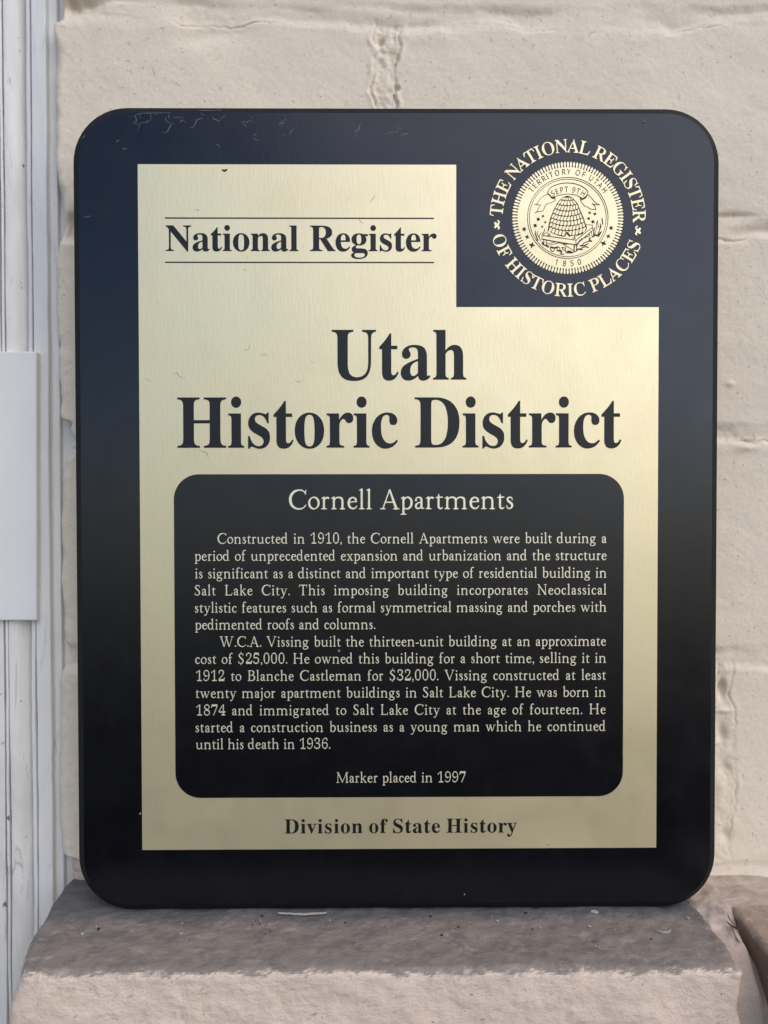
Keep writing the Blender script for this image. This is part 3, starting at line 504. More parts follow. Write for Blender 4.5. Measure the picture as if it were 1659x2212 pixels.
GLYPHS_S = {
    "1": (401, [[188,0,188,364,191,436,148,397,95,354,62,395,197,500,249,500,249,0]]),
    "0": (401, [[200,-7,160,-3,142,3,126,10,111,20,97,31,85,45,75,61,57,99,44,143,37,193,34,251,37,308,44,359,55,403,72,440,95,469,123,491,158,503,200,508,239,503,257,498,273,491,288,481,302,470,325,440,343,403,356,359,364,308,366,251,364,193,357,143,345,98,328,61,305,32,277,10,241,-3],[200,46,226,49,248,58,266,74,280,96,290,125,298,160,302,202,304,251,302,299,298,340,290,375,280,404,266,426,248,442,226,452,200,455,173,452,151,442,133,426,119,404,109,375,102,340,97,299,96,251,97,202,102,161,109,125,119,97,133,74,151,58,173,49]]),
    "8": (401, [[202,-7,164,-5,130,2,102,13,78,28,59,48,45,71,37,97,34,127,36,152,40,167,49,187,61,205,76,221,93,235,118,251,138,261,112,278,89,298,70,320,60,337,54,356,50,388,52,406,58,431,65,446,75,459,93,476,107,485,123,493,150,502,179,506,200,507,246,503,285,490,307,476,317,468,326,459,339,439,347,415,349,387,348,366,340,340,326,319,307,300,285,283,254,265,304,236,322,222,338,206,350,188,360,169,365,146,366,130,363,100,354,73,341,50,321,30,297,14,269,2,237,-5],[202,289,243,310,264,326,275,337,285,359,288,376,288,394,285,409,279,422,270,434,258,443,243,450,227,455,209,457,180,456,164,453,149,447,136,439,125,428,117,416,112,402,111,373,115,356,120,346,137,326,161,309],[245,48,271,61,285,72,295,86,302,102,305,119,305,138,301,154,289,177,269,195,233,217,189,236,167,226,140,209,119,191,108,177,101,162,96,145,95,118,98,101,105,86,114,72,127,61,144,51,164,45,187,42,224,44]]),
    "O": (547, [[274,-7,219,-2,172,11,158,18,132,34,100,64,75,101,57,146,46,196,43,251,46,306,57,356,75,400,100,437,132,467,158,483,172,490,187,495,219,503,275,508,327,503,374,490,387,483,413,467,445,438,471,400,489,356,501,306,504,251,501,195,489,145,471,101,445,64,413,34,387,18,373,11,327,-2],[274,48,314,51,348,61,376,78,398,102,416,132,428,166,435,206,438,251,435,295,428,335,416,369,398,399,376,422,348,439,314,449,275,452,235,449,201,439,172,422,150,399,132,369,119,335,112,295,109,251,112,206,119,166,132,132,149,102,172,78,200,61,234,51]]),
    "P": (424, [[68,0,68,500,200,500,246,498,285,490,317,478,331,471,354,451,370,428,382,401,387,370,387,333,381,303,369,276,352,250,336,236,307,217,283,207,256,200,224,196,131,195,131,0],[131,249,199,249,230,252,268,262,288,272,296,278,303,285,314,303,321,324,323,350,321,373,315,392,311,401,299,416,284,428,274,433,240,443,211,446,131,446]]),
    "Y": (396, [[167,0,167,191,0,500,69,500,198,254,328,500,396,500,230,194,230,0]]),
    "U": (512, [[139,22,112,44,90,71,75,103,66,138,63,178,63,500,126,500,126,176,131,134,139,110,144,100,159,81,177,67,188,61,212,52,226,50,257,48,273,48,303,53,327,62,338,68,355,84,374,114,382,137,386,176,386,500,448,500,448,164,445,139,440,116,432,94,422,73,401,46,374,23,340,7,300,-4,254,-7,210,-4,171,6]]),
    "A": (447, [[0,0,195,502,252,502,447,0,382,0,321,155,123,155,64,0],[303,211,245,365,223,437,202,365,144,211]]),
    "5": (401, [[44,20,44,78,80,62,123,50,174,46,213,49,245,60,272,79,279,87,289,105,293,116,297,140,296,176,286,206,268,229,250,240,216,251,188,254,146,254,87,244,56,264,75,500,326,500,326,444,127,444,116,299,158,305,187,307,211,306,246,301,277,292,290,285,315,268,326,258,343,235,349,222,358,193,360,177,360,141,358,123,348,90,341,75,323,49,298,27,269,10,234,-1,195,-6,164,-7,127,-4,77,6]]),
    "I": (237, [[28,0,28,36,87,50,87,450,28,464,28,500,209,500,209,464,150,450,150,50,209,36,209,0]]),
    "R": (436, [[68,0,68,500,206,500,249,498,269,495,303,486,332,473,354,455,363,445,377,420,385,391,387,375,388,348,386,330,377,298,369,285,357,267,347,258,330,245,306,232,288,224,425,0,352,0,230,207,131,207,131,0],[131,260,234,261,269,269,295,284,307,297,316,314,322,344,322,367,319,388,311,405,306,413,300,419,286,430,267,437,244,442,217,445,131,445]]),
    "H": (519, [[68,0,68,500,131,500,131,289,387,289,387,500,450,500,450,0,387,0,387,233,131,233,131,0]]),
    "F": (363, [[68,0,68,500,347,500,347,445,131,445,131,268,334,268,334,212,131,212,131,0]]),
    "T": (389, [[163,0,163,445,7,445,7,500,382,500,382,445,226,445,226,0]]),
    "9": (401, [[71,0,71,53,108,45,145,44,178,47,206,56,229,68,254,90,274,118,287,150,297,196,302,245,298,245,284,228,267,213,246,200,229,194,200,188,179,187,163,188,134,193,120,197,96,209,75,227,65,237,50,261,45,274,37,304,35,351,38,376,43,398,55,429,66,446,79,462,94,475,111,487,129,496,150,502,171,506,195,507,229,504,251,498,271,488,290,476,307,461,323,443,336,422,352,384,361,339,364,305,364,273,359,207,352,167,345,143,326,97,307,66,281,40,250,18,213,3,168,-5,119,-7,93,-4],[180,236,200,236,223,239,244,246,262,256,276,269,288,284,296,300,302,321,300,350,295,372,283,401,270,419,254,436,235,448,212,454,195,455,174,453,155,448,138,439,124,426,111,410,107,401,100,379,96,353,96,327,99,306,105,287,114,270,126,256,141,246,159,239]]),
    "E": (389, [[68,0,68,500,347,500,347,445,131,445,131,289,335,289,335,234,131,234,131,55,347,55,347,0]]),
    "S": (384, [[36,17,36,77,72,64,117,53,156,48,189,48,225,53,244,60,267,75,281,95,288,119,288,140,283,161,272,178,259,190,242,201,211,215,155,237,127,250,103,264,83,280,67,297,60,306,50,328,44,352,42,380,43,399,47,417,58,441,68,455,80,467,94,478,110,488,147,501,179,506,222,507,269,501,302,493,340,479,320,425,279,440,233,450,189,451,159,447,136,436,124,427,115,415,109,402,106,387,107,361,116,337,126,325,139,314,179,293,246,266,273,252,304,234,327,211,343,185,351,153,351,118,345,88,339,75,324,51,303,30,291,21,262,7,230,-2,212,-5,173,-7,123,-5,78,3]]),
}
GLYPHS_T = {
    "o": (338, [[130,-4,102,5,77,19,55,38,36,63,23,91,14,122,11,154,14,186,22,216,35,244,53,269,75,289,102,307,132,319,160,325,189,325,218,317,245,303,269,282,288,257,302,229,310,199,312,161,308,129,300,100,286,72,267,47,245,27,218,11,187,-1,159,-5],[179,30,198,34,215,45,229,59,242,77,251,99,257,123,259,153,258,173,254,196,246,219,235,240,221,259,206,273,188,283,169,289,150,291,132,288,114,279,99,266,85,247,74,226,68,201,65,176,66,150,71,124,79,100,91,78,105,60,122,45,140,35,160,30]]),
    "r": (258, [[19,1,14,9,18,18,52,28,58,34,62,155,59,273,57,277,53,278,33,270,26,270,20,275,21,284,54,311,91,328,100,327,107,322,110,315,112,300,116,295,143,315,163,323,183,322,210,312,221,304,226,293,226,280,219,270,211,265,201,263,191,265,167,276,158,276,147,272,137,266,129,257,114,231,111,221,110,144,114,35,116,30,120,28,160,19,166,12,164,5,160,1,153,-1,100,-3,31,-1]]),
    "n": (421, [[378,4,369,-1,334,-3,318,-12,308,-14,298,-12,282,-3,249,-1,240,4,238,11,242,18,275,28,279,30,281,35,283,167,279,237,273,255,256,269,227,280,196,284,165,280,142,269,127,250,114,226,111,217,110,143,114,35,119,28,153,19,158,12,156,5,152,1,145,-1,95,-3,31,-1,20,2,16,10,20,18,52,27,58,33,62,138,59,273,57,277,53,278,33,270,25,270,21,273,20,278,25,288,57,313,83,326,93,328,102,326,108,320,113,295,116,291,139,306,157,315,181,321,207,324,233,323,260,318,283,310,301,299,312,288,321,275,327,261,330,244,335,171,335,34,341,28,375,19,380,12]]),
    "m": (646, [[601,5,591,-1,556,-3,540,-12,530,-14,520,-12,504,-3,471,-1,462,4,460,11,464,18,497,28,501,30,503,35,505,167,501,237,495,255,478,269,448,281,417,284,387,280,364,269,349,251,333,218,335,34,341,28,375,19,380,12,378,5,369,-1,334,-3,318,-12,308,-14,298,-12,281,-3,251,-1,243,1,238,9,242,18,275,28,279,30,281,35,283,168,279,238,272,256,256,269,227,280,196,284,165,280,142,269,127,250,114,226,111,217,110,143,114,35,119,28,153,19,158,12,156,5,146,-1,102,-3,35,-1,22,1,16,8,19,17,26,21,52,27,58,34,62,150,59,273,57,277,53,278,33,270,25,270,21,273,20,278,25,288,57,313,83,326,93,328,102,326,108,320,113,295,116,291,143,308,167,318,197,324,228,324,260,318,287,308,305,295,325,273,330,275,345,295,358,304,379,315,403,321,429,324,455,323,482,318,506,309,523,299,536,286,545,270,551,252,557,176,558,33,564,27,597,19,602,12]]),
    "h": (421, [[374,1,334,-3,318,-12,307,-14,297,-12,282,-3,248,-1,239,5,238,12,242,18,275,28,279,30,281,35,283,167,279,236,273,254,258,268,228,280,198,284,167,281,143,270,128,252,111,217,114,34,116,30,120,27,153,19,158,12,156,5,152,1,145,-1,84,-3,28,-1,21,1,17,5,16,12,20,18,52,27,56,30,58,35,62,244,59,472,57,476,53,478,34,470,27,469,21,473,20,479,24,487,47,506,84,526,93,528,101,527,108,521,111,512,113,489,110,306,111,289,113,288,116,288,136,304,160,316,186,322,213,325,243,322,271,315,293,304,310,290,325,267,331,238,335,168,335,34,341,28,369,21,376,18,380,9]]),
    "i": (191, [[26,-1,20,2,17,6,16,12,19,17,26,21,53,28,59,35,62,136,62,207,58,275,52,278,34,270,27,269,21,273,20,280,26,289,53,310,83,326,95,328,103,326,109,319,112,294,110,159,114,35,119,28,152,19,157,14,158,8,153,2,143,-1,84,-3],[82,410,69,414,58,423,51,436,50,450,54,463,64,474,76,481,90,482,103,478,114,469,121,456,123,442,118,428,109,418,96,411]]),
    "l": (191, [[28,-1,21,1,17,5,16,11,18,16,25,21,53,28,57,31,59,38,62,262,60,468,59,478,56,482,51,482,28,474,22,477,20,484,25,493,52,515,82,530,94,533,103,531,109,524,113,497,110,263,113,36,115,31,119,28,155,19,159,15,161,9,156,2,146,-1,85,-3]]),
    "e": (304, [[164,-6,136,-2,106,8,80,22,61,39,45,63,32,93,23,127,20,159,23,191,31,223,43,251,59,274,78,292,105,307,134,316,161,319,184,315,208,306,232,291,249,275,257,261,262,245,265,199,265,190,258,180,247,175,238,175,225,182,217,183,93,169,84,166,81,158,83,132,89,104,98,81,109,64,128,48,152,36,172,32,193,36,217,48,228,58,259,93,268,93,273,85,270,77,250,42,231,20,216,10,198,1,181,-4],[85,200,88,197,95,196,212,210,216,212,218,217,215,240,203,258,181,277,164,284,148,282,124,270,103,249,91,226,86,208]]),
    "c": (288, [[158,-6,130,-1,101,9,78,23,60,41,44,66,31,97,22,131,20,162,24,193,33,225,47,256,64,280,83,296,108,309,139,318,166,321,181,319,197,314,216,304,228,296,238,284,249,263,251,254,250,245,245,236,236,229,225,227,215,229,208,234,204,241,198,266,195,272,181,282,167,287,156,286,142,281,127,272,114,261,103,247,94,229,86,204,82,178,80,157,82,136,87,112,94,90,105,69,120,53,144,38,166,32,185,35,206,46,247,91,256,91,259,88,261,83,239,40,221,18,206,7,190,0,174,-5]]),
    "p": (356, [[18,-142,14,-139,12,-134,16,-125,55,-115,61,-110,64,70,61,272,59,276,55,278,35,270,28,270,22,274,22,282,29,290,54,310,92,328,102,327,109,321,112,314,115,292,118,289,148,311,176,323,204,327,231,322,261,307,289,285,308,262,321,234,328,197,329,154,322,111,310,74,296,50,275,29,247,9,217,-5,195,-11,171,-11,144,-6,119,5,114,3,115,-110,121,-115,164,-124,168,-128,170,-133,165,-141,155,-144,92,-146,28,-144],[158,23,178,22,194,25,210,34,229,51,244,68,255,85,262,106,268,133,271,161,270,188,267,212,260,232,249,250,232,269,214,282,199,288,175,285,149,272,131,253,117,232,114,223,113,54,117,45,132,32,142,26]]),
    "b": (356, [[199,-10,171,-11,142,-6,122,3,99,22,71,2,63,3,59,9,66,33,59,61,62,278,60,475,58,481,53,483,33,475,26,475,21,478,20,484,25,493,50,513,69,524,91,533,100,532,108,526,110,519,112,500,110,304,111,286,116,286,131,300,146,311,172,323,200,327,227,323,245,315,263,305,294,278,313,250,323,216,327,178,325,136,316,97,303,64,285,40,261,19,229,1],[156,23,176,22,192,25,209,35,227,51,242,68,253,85,260,106,266,133,269,161,268,188,265,212,259,232,248,250,231,268,212,282,197,288,186,288,173,285,146,272,129,253,114,230,111,222,114,50,118,42,131,31,141,26]]),
    "d": (371, [[120,-9,89,3,58,23,35,44,19,69,6,104,-2,145,-3,187,3,225,15,258,37,285,70,310,88,320,105,325,133,327,163,318,190,302,213,277,218,276,220,283,220,301,217,477,215,481,211,483,192,475,185,474,179,478,178,484,183,493,212,516,243,531,255,533,262,530,267,523,271,497,268,298,271,64,269,41,272,36,277,34,320,27,325,22,326,16,323,11,316,8,262,3,244,8,226,23,202,3,180,-6,149,-12],[165,22,182,26,193,31,211,48,216,56,219,213,216,222,198,248,180,270,155,284,130,288,115,284,97,272,79,253,66,234,60,216,56,193,55,166,57,139,62,112,70,89,79,72,93,54,112,37,129,26,146,22]]),
    "a": (301, [[269,14,235,3,217,2,198,9,184,24,180,26,156,10,140,2,123,-2,105,-1,83,3,63,13,48,26,38,42,32,67,32,95,38,118,50,137,69,153,96,168,126,180,170,191,176,197,175,240,171,257,164,266,153,275,141,282,129,286,117,286,103,283,90,277,82,271,77,256,86,239,87,227,83,215,74,205,62,201,49,202,38,210,32,221,31,231,33,240,54,282,66,296,83,308,104,317,123,322,141,322,168,316,193,304,210,290,222,272,225,259,227,242,228,41,231,36,236,34,264,34,272,32,276,28,276,23,274,18],[101,42,119,35,135,36,158,48,172,65,175,76,176,152,175,159,173,162,167,162,153,159,126,148,105,132,89,113,83,94,83,68,88,53]]),
    "t": (231, [[140,-6,119,-5,101,2,84,15,73,31,67,56,64,96,64,281,62,286,57,287,20,285,14,288,12,293,14,300,21,305,38,314,62,320,67,323,89,385,93,391,98,393,103,391,105,386,114,330,118,324,126,322,192,321,201,316,205,307,202,297,194,291,125,289,119,287,116,282,115,106,117,63,119,45,128,35,145,31,160,34,195,51,202,50,205,44,201,35,172,7,157,-2]]),
    "u": (421, [[107,10,90,24,79,39,71,57,65,81,60,137,61,268,59,271,55,272,35,264,28,264,22,269,23,278,78,323,86,325,95,324,104,320,110,315,112,308,113,296,112,125,114,95,119,71,128,53,145,39,169,32,195,31,223,39,248,53,265,71,277,89,280,97,282,179,280,267,277,271,273,272,253,264,246,264,240,269,240,276,245,282,263,297,293,317,310,322,321,321,329,312,332,293,330,185,333,63,331,41,334,36,339,33,381,26,386,20,385,13,377,8,345,4,328,2,315,4,306,8,299,14,286,38,280,41,258,23,240,12,217,1,194,-5,170,-7,146,-5,125,0]]),
    "s": (241, [[99,-3,82,0,66,7,51,18,39,33,32,45,29,58,28,93,30,101,36,105,43,100,52,61,60,47,77,35,96,30,120,33,129,37,136,43,144,54,151,70,153,82,152,93,145,109,133,126,89,160,61,185,47,201,40,212,35,225,32,253,34,267,39,280,46,290,55,299,70,308,88,316,105,320,120,321,136,317,152,310,167,300,179,288,184,278,187,266,186,237,185,229,178,225,171,229,165,262,160,272,146,281,128,287,109,284,86,270,79,258,80,242,90,229,158,179,178,160,189,143,197,124,202,106,203,88,200,71,191,52,179,33,164,17,151,8,135,1,117,-3]]),
    "g": (356, [[53,-120,38,-108,26,-94,18,-78,15,-61,18,-44,27,-28,73,19,71,24,54,43,47,60,45,73,47,85,52,96,63,111,64,116,40,151,34,168,30,187,30,206,32,225,38,243,46,260,63,281,83,297,108,310,136,318,158,320,179,318,197,312,223,299,228,300,246,312,261,316,280,316,313,310,321,303,325,293,323,283,315,275,302,273,263,281,254,279,247,274,247,268,256,249,260,233,262,198,258,177,251,160,241,142,228,127,214,115,198,106,161,92,130,90,92,97,84,90,80,79,82,73,86,66,102,58,121,55,184,52,207,49,245,36,276,18,295,-3,301,-14,304,-27,305,-41,304,-56,293,-83,277,-102,253,-118,216,-133,178,-142,148,-144,114,-140,79,-132],[58,-68,61,-79,68,-88,78,-95,92,-101,135,-112,154,-113,171,-111,191,-105,211,-97,231,-86,246,-75,253,-65,256,-54,256,-41,252,-31,244,-22,231,-14,197,1,171,5,117,8,95,-3,76,-23,60,-49,57,-58],[163,124,175,128,186,135,196,145,204,157,212,184,211,217,202,245,184,268,161,282,148,286,135,286,122,284,110,277,100,269,91,257,84,242,80,227,78,211,80,195,84,179,91,164,100,151,110,141,122,132,135,127,149,124]]),
    "y": (366, [[53,-146,28,-122,26,-111,29,-101,38,-93,50,-92,59,-97,73,-109,80,-111,92,-108,103,-101,114,-89,126,-69,154,-1,156,9,82,198,70,236,57,289,49,294,10,297,5,303,6,311,11,316,22,317,125,317,132,316,138,312,140,304,134,297,126,295,96,294,93,292,92,288,114,253,130,222,150,171,181,81,184,76,187,74,194,82,224,147,278,287,277,292,273,294,232,297,227,303,228,311,233,316,241,317,335,317,346,315,350,311,352,306,351,301,347,297,338,295,309,294,304,292,301,288,259,163,232,92,198,10,159,-74,143,-103,122,-128,98,-145,85,-150,73,-151,63,-150]]),
    "w": (536, [[2,306,5,313,11,316,43,317,61,323,82,317,118,317,126,312,128,305,124,298,117,295,97,294,93,292,93,288,121,224,163,88,166,81,169,80,175,88,199,152,231,257,230,268,221,291,215,294,192,297,187,303,187,311,195,316,220,318,238,323,257,317,292,317,301,315,306,307,303,299,296,295,275,294,272,292,271,288,290,251,302,221,343,82,349,74,356,81,384,142,443,287,442,292,439,294,414,295,406,298,401,304,403,312,409,316,420,317,501,317,508,316,513,313,516,304,510,297,474,294,467,289,419,157,364,26,359,7,353,-1,342,-5,331,-1,323,9,255,196,248,207,245,205,242,198,186,28,181,6,176,-1,168,-4,159,-4,152,0,144,13,82,177,64,229,46,289,39,294,9,296,4,301]]),
    "x": (366, [[345,3,336,-1,302,-2,286,-10,276,-12,266,-10,250,-2,221,-1,213,2,208,8,210,16,216,20,232,23,233,29,174,116,166,123,158,117,95,28,95,24,99,22,122,21,130,18,134,10,130,2,118,-1,23,-1,13,0,7,3,4,12,11,20,50,21,59,26,142,142,147,152,143,162,55,290,47,295,22,295,14,297,8,305,12,314,21,317,57,318,76,323,96,317,136,317,145,315,150,307,147,299,139,295,117,294,114,292,114,288,172,206,180,199,188,206,246,288,246,292,243,294,221,295,214,298,210,307,215,314,226,317,320,317,329,316,335,313,338,304,331,296,291,295,282,290,203,181,199,171,204,161,300,26,308,22,342,19,348,12]]),
    "z": (316, [[42,3,36,9,33,17,33,25,36,33,198,269,203,279,201,282,194,283,70,283,64,276,55,234,51,228,45,227,39,231,37,238,39,284,37,301,40,309,47,314,58,316,240,317,255,314,260,309,262,302,258,287,99,49,94,39,96,35,104,33,234,34,241,41,259,89,264,93,270,94,276,90,277,82,259,7,252,1,241,-1,55,-1]]),
    "k": (376, [[355,1,320,-2,305,-9,296,-11,287,-9,271,-2,241,-1,232,2,228,8,230,15,235,20,250,23,252,25,251,30,145,165,140,170,136,171,130,169,117,158,112,149,113,36,115,31,119,28,154,18,158,11,156,4,151,0,144,-1,83,-3,28,-1,21,1,17,5,16,12,20,18,52,27,56,30,58,35,62,246,59,477,57,481,53,483,34,475,27,474,21,478,20,484,24,492,47,511,85,531,97,533,106,528,110,520,112,500,110,284,112,196,114,194,119,196,132,216,157,226,230,287,232,291,229,294,211,295,204,299,201,307,206,315,217,317,309,317,318,316,324,314,328,306,324,298,316,295,288,295,280,292,180,210,176,205,176,201,180,193,319,25,327,21,351,20,358,17,361,8]]),
    "f": (241, [[27,0,21,3,18,8,19,13,22,18,29,21,59,28,63,32,64,37,63,278,61,284,57,287,23,287,15,289,9,295,8,304,12,309,18,313,55,315,62,320,66,402,70,439,78,462,95,487,112,503,134,516,159,525,179,525,196,520,226,508,234,497,233,483,229,476,224,471,210,468,198,472,173,488,164,490,151,484,137,472,124,449,119,435,115,334,115,324,120,319,177,320,185,317,190,309,188,300,181,293,122,289,116,286,114,279,116,36,118,31,123,28,167,20,173,15,174,8,171,3,165,0,116,-3,92,-13,82,-12,65,-3]]),
    "j": (186, [[13,-147,6,-144,0,-138,-3,-130,-2,-122,2,-115,8,-111,44,-103,51,-99,56,-93,59,-79,61,-15,60,272,58,277,54,278,34,270,27,269,21,273,20,280,26,289,55,312,79,324,90,328,97,328,104,325,109,319,111,297,113,16,111,-40,108,-77,103,-94,97,-107,72,-129,51,-139,22,-146],[82,410,69,414,58,423,51,436,50,450,54,463,64,474,76,481,90,482,103,478,114,469,121,456,123,442,118,428,109,418,96,411]]),
    "C": (506, [[115,43,78,77,64,95,52,114,41,136,33,161,22,216,20,271,29,322,46,367,73,410,104,445,138,473,169,490,208,503,245,509,285,512,312,511,340,507,370,497,395,486,411,475,433,452,438,449,442,455,447,493,454,500,463,499,469,494,471,485,458,408,463,384,458,378,450,377,442,383,431,410,419,429,400,447,379,460,342,472,312,477,286,475,251,467,217,455,189,440,166,421,142,395,121,365,106,335,97,304,93,269,93,234,96,199,103,167,113,139,127,115,145,92,167,71,190,54,223,39,263,30,302,28,338,33,368,43,393,56,413,73,453,115,463,120,471,117,472,107,439,62,411,32,380,11,339,-4,294,-11,244,-10,196,0,156,17]]),
    "A": (526, [[506,0,457,-4,438,-14,426,-16,414,-14,396,-4,358,-2,349,2,346,10,350,17,357,20,381,25,385,28,386,33,346,155,341,162,331,163,164,163,153,162,147,153,105,34,107,30,111,27,149,18,154,10,151,2,139,-2,70,-4,16,-2,9,1,5,5,5,13,11,19,66,30,74,37,119,162,121,183,134,204,233,479,238,502,244,510,252,514,261,515,269,512,275,507,279,499,454,35,462,27,507,18,511,14,512,9,510,4],[168,194,320,193,327,194,330,197,329,208,260,418,256,430,252,434,248,431,244,423,167,208,164,199]]),
    "S": (356, [[150,-8,128,-4,107,4,88,13,67,28,63,27,58,19,54,15,47,15,42,19,39,31,44,128,46,134,50,137,55,137,61,132,72,75,76,62,83,53,97,43,114,35,134,30,152,28,173,31,195,39,215,49,228,61,237,77,245,98,248,121,246,139,241,153,232,169,200,208,180,227,115,277,78,318,64,340,55,360,50,380,50,400,54,421,63,442,75,460,91,474,115,488,144,499,173,505,197,506,227,498,261,477,265,478,275,489,281,489,286,486,288,476,285,446,286,423,285,390,282,382,279,378,273,378,267,381,263,386,262,394,263,431,257,444,244,454,229,462,213,468,199,469,182,467,161,460,139,450,122,438,113,427,107,414,105,399,106,386,119,364,146,335,164,320,232,271,250,254,270,231,289,203,302,177,308,152,309,127,303,99,292,71,276,46,259,27,236,11,208,0,178,-7]]),
    "L": (436, [[374,-2,360,-4,95,-4,42,-2,36,0,31,5,31,12,35,18,69,26,73,29,75,34,79,273,75,468,74,472,69,474,37,478,32,482,30,489,34,495,40,498,108,512,177,498,183,494,186,488,184,482,180,478,143,474,138,472,136,466,133,241,137,46,138,36,142,32,150,31,353,33,360,42,388,121,393,127,400,128,406,123,406,113,383,10,380,3]]),
    "T": (476, [[147,0,143,4,141,9,142,14,146,18,194,27,198,31,200,36,204,258,201,461,198,466,191,468,67,466,60,459,39,385,35,379,29,377,24,381,22,388,32,466,28,486,31,495,38,501,47,504,201,504,231,514,240,513,261,504,410,504,424,502,431,496,434,488,430,467,440,388,438,381,434,377,428,378,423,385,402,458,396,466,272,468,265,466,261,461,258,258,262,36,264,31,269,27,315,18,320,13,320,4,316,0,309,-2,255,-4,160,-2]]),
    "N": (566, [[467,-15,455,-21,442,-22,430,-18,420,-9,141,383,130,394,127,392,126,384,124,273,128,37,130,32,135,28,183,19,189,14,190,7,186,1,179,-2,129,-4,45,-2,37,-1,32,3,30,11,36,18,85,28,89,31,92,35,96,280,92,450,81,468,75,474,38,476,30,479,25,488,29,497,41,500,119,501,129,500,135,497,139,488,137,482,130,473,133,464,415,103,422,95,426,93,429,97,430,105,432,232,429,468,427,473,422,475,373,477,366,483,365,491,371,498,382,500,511,500,519,499,525,495,527,485,520,477,470,475,465,473,463,467,460,259,463,51,465,41,476,23,478,10,475,-4]]),
    "H": (586, [[35,2,32,10,37,18,78,27,83,29,85,34,89,259,85,468,84,472,79,474,46,476,38,478,32,486,36,495,46,499,117,510,187,498,193,496,197,492,197,484,192,478,154,474,149,472,147,468,143,287,144,279,148,274,158,273,411,273,423,274,427,283,424,467,422,472,417,474,378,478,373,484,373,492,377,496,384,498,454,510,525,499,534,495,538,486,533,478,525,476,492,474,487,472,485,468,481,258,485,34,488,29,492,27,533,18,538,11,535,2,523,-2,441,-4,385,-2,378,0,373,5,373,12,378,18,416,27,421,29,423,34,427,229,426,238,423,242,413,243,160,243,147,242,144,234,147,35,149,30,154,27,193,18,197,12,197,5,193,0,186,-2,130,-4,48,-2]]),
    "V": (536, [[278,-9,269,-11,260,-10,252,-5,247,3,50,469,42,476,12,477,4,479,0,483,-1,489,1,495,5,499,13,501,48,502,65,511,76,513,86,511,103,502,160,501,167,499,171,495,173,485,166,479,158,477,118,476,114,473,114,467,263,82,267,74,271,71,275,74,279,83,428,468,427,474,422,476,372,478,365,485,366,494,374,500,392,501,508,501,516,499,522,494,522,485,515,478,465,476,460,474,456,469,292,29,288,2]]),
    "M": (666, [[641,2,631,-2,589,-4,572,-13,561,-15,551,-13,534,-4,489,-1,484,1,481,6,481,13,486,18,525,27,530,30,532,35,519,367,518,379,516,384,511,382,505,372,348,40,345,31,345,17,343,10,334,1,323,-1,311,3,303,13,128,374,118,389,115,385,114,372,98,36,100,31,104,29,153,19,159,13,159,6,156,1,149,-2,109,-4,22,-2,10,1,6,10,11,18,61,29,66,31,68,36,84,450,83,465,78,474,71,476,32,478,25,486,28,496,37,501,80,502,96,510,105,511,118,508,129,499,320,81,324,73,328,70,332,72,337,79,511,457,515,468,515,490,519,501,529,510,542,512,550,510,566,503,609,501,619,497,623,488,618,480,609,477,574,475,570,471,569,461,590,35,592,30,597,27,638,18,644,10]]),
    "B": (446, [[336,19,316,9,294,1,268,-4,239,-7,188,-7,46,-2,37,-1,31,4,30,14,36,22,44,24,72,26,78,31,81,146,83,281,80,467,78,473,74,476,44,477,35,480,31,485,31,492,35,498,41,501,85,503,110,510,133,504,207,505,254,500,287,492,316,479,340,461,356,442,364,426,368,408,369,389,365,368,358,346,347,324,333,304,316,284,315,280,318,276,342,265,361,252,376,238,389,222,399,204,405,186,409,165,409,142,403,107,390,77,364,42],[148,27,194,28,238,32,267,37,289,46,307,58,320,74,338,107,344,130,346,160,341,187,328,212,309,232,292,241,272,246,175,254,167,257,163,263,164,274,172,282,246,296,261,301,272,307,281,316,289,328,303,362,309,386,311,403,310,415,304,427,289,444,272,456,250,466,226,473,195,476,151,477,144,475,140,469,137,298,138,172,141,37,143,30]]),
    "W": (756, [[1,489,3,496,10,500,50,502,66,510,75,511,86,510,102,502,155,501,162,499,166,495,167,486,161,479,153,477,116,476,112,474,111,468,233,92,236,83,240,80,244,83,248,93,340,382,338,393,310,472,303,476,272,479,266,485,266,494,270,498,275,500,310,502,327,510,336,511,346,510,363,502,413,501,423,498,427,490,424,481,417,477,403,476,398,473,386,433,386,423,493,90,497,81,501,77,505,81,509,91,639,468,638,474,634,476,591,477,582,479,575,486,576,495,583,500,593,501,717,501,730,497,733,493,733,487,730,482,726,478,676,476,670,475,666,470,519,31,516,3,509,-7,497,-11,484,-7,475,5,365,318,361,328,357,330,354,328,350,318,259,32,256,2,250,-6,240,-11,230,-10,221,-5,212,12,52,469,49,474,44,476,9,478,3,483]]),
    "$": (386, [[150,-8,128,-4,107,4,88,13,67,28,63,27,58,19,54,15,47,15,42,19,39,31,44,128,46,134,50,137,55,137,61,132,72,75,76,62,83,53,97,43,114,35,134,30,152,28,173,31,195,39,215,49,228,61,237,77,245,98,248,121,246,139,241,153,232,169,200,208,180,227,115,277,78,318,64,340,55,360,50,380,50,400,54,421,63,442,75,460,91,474,115,488,144,499,173,505,197,506,227,498,261,477,265,478,275,489,281,489,286,486,288,476,285,446,286,423,285,390,282,382,279,378,273,378,267,381,263,386,262,394,263,431,257,444,244,454,229,462,213,468,199,469,182,467,161,460,139,450,122,438,113,427,107,414,105,399,106,386,119,364,146,335,164,320,232,271,250,254,270,231,289,203,302,177,308,152,309,127,303,99,292,71,276,46,259,27,236,11,208,0,178,-7],[160,512,188,512,188,580,160,580],[160,-70,188,-70,188,-10,160,-10]]),
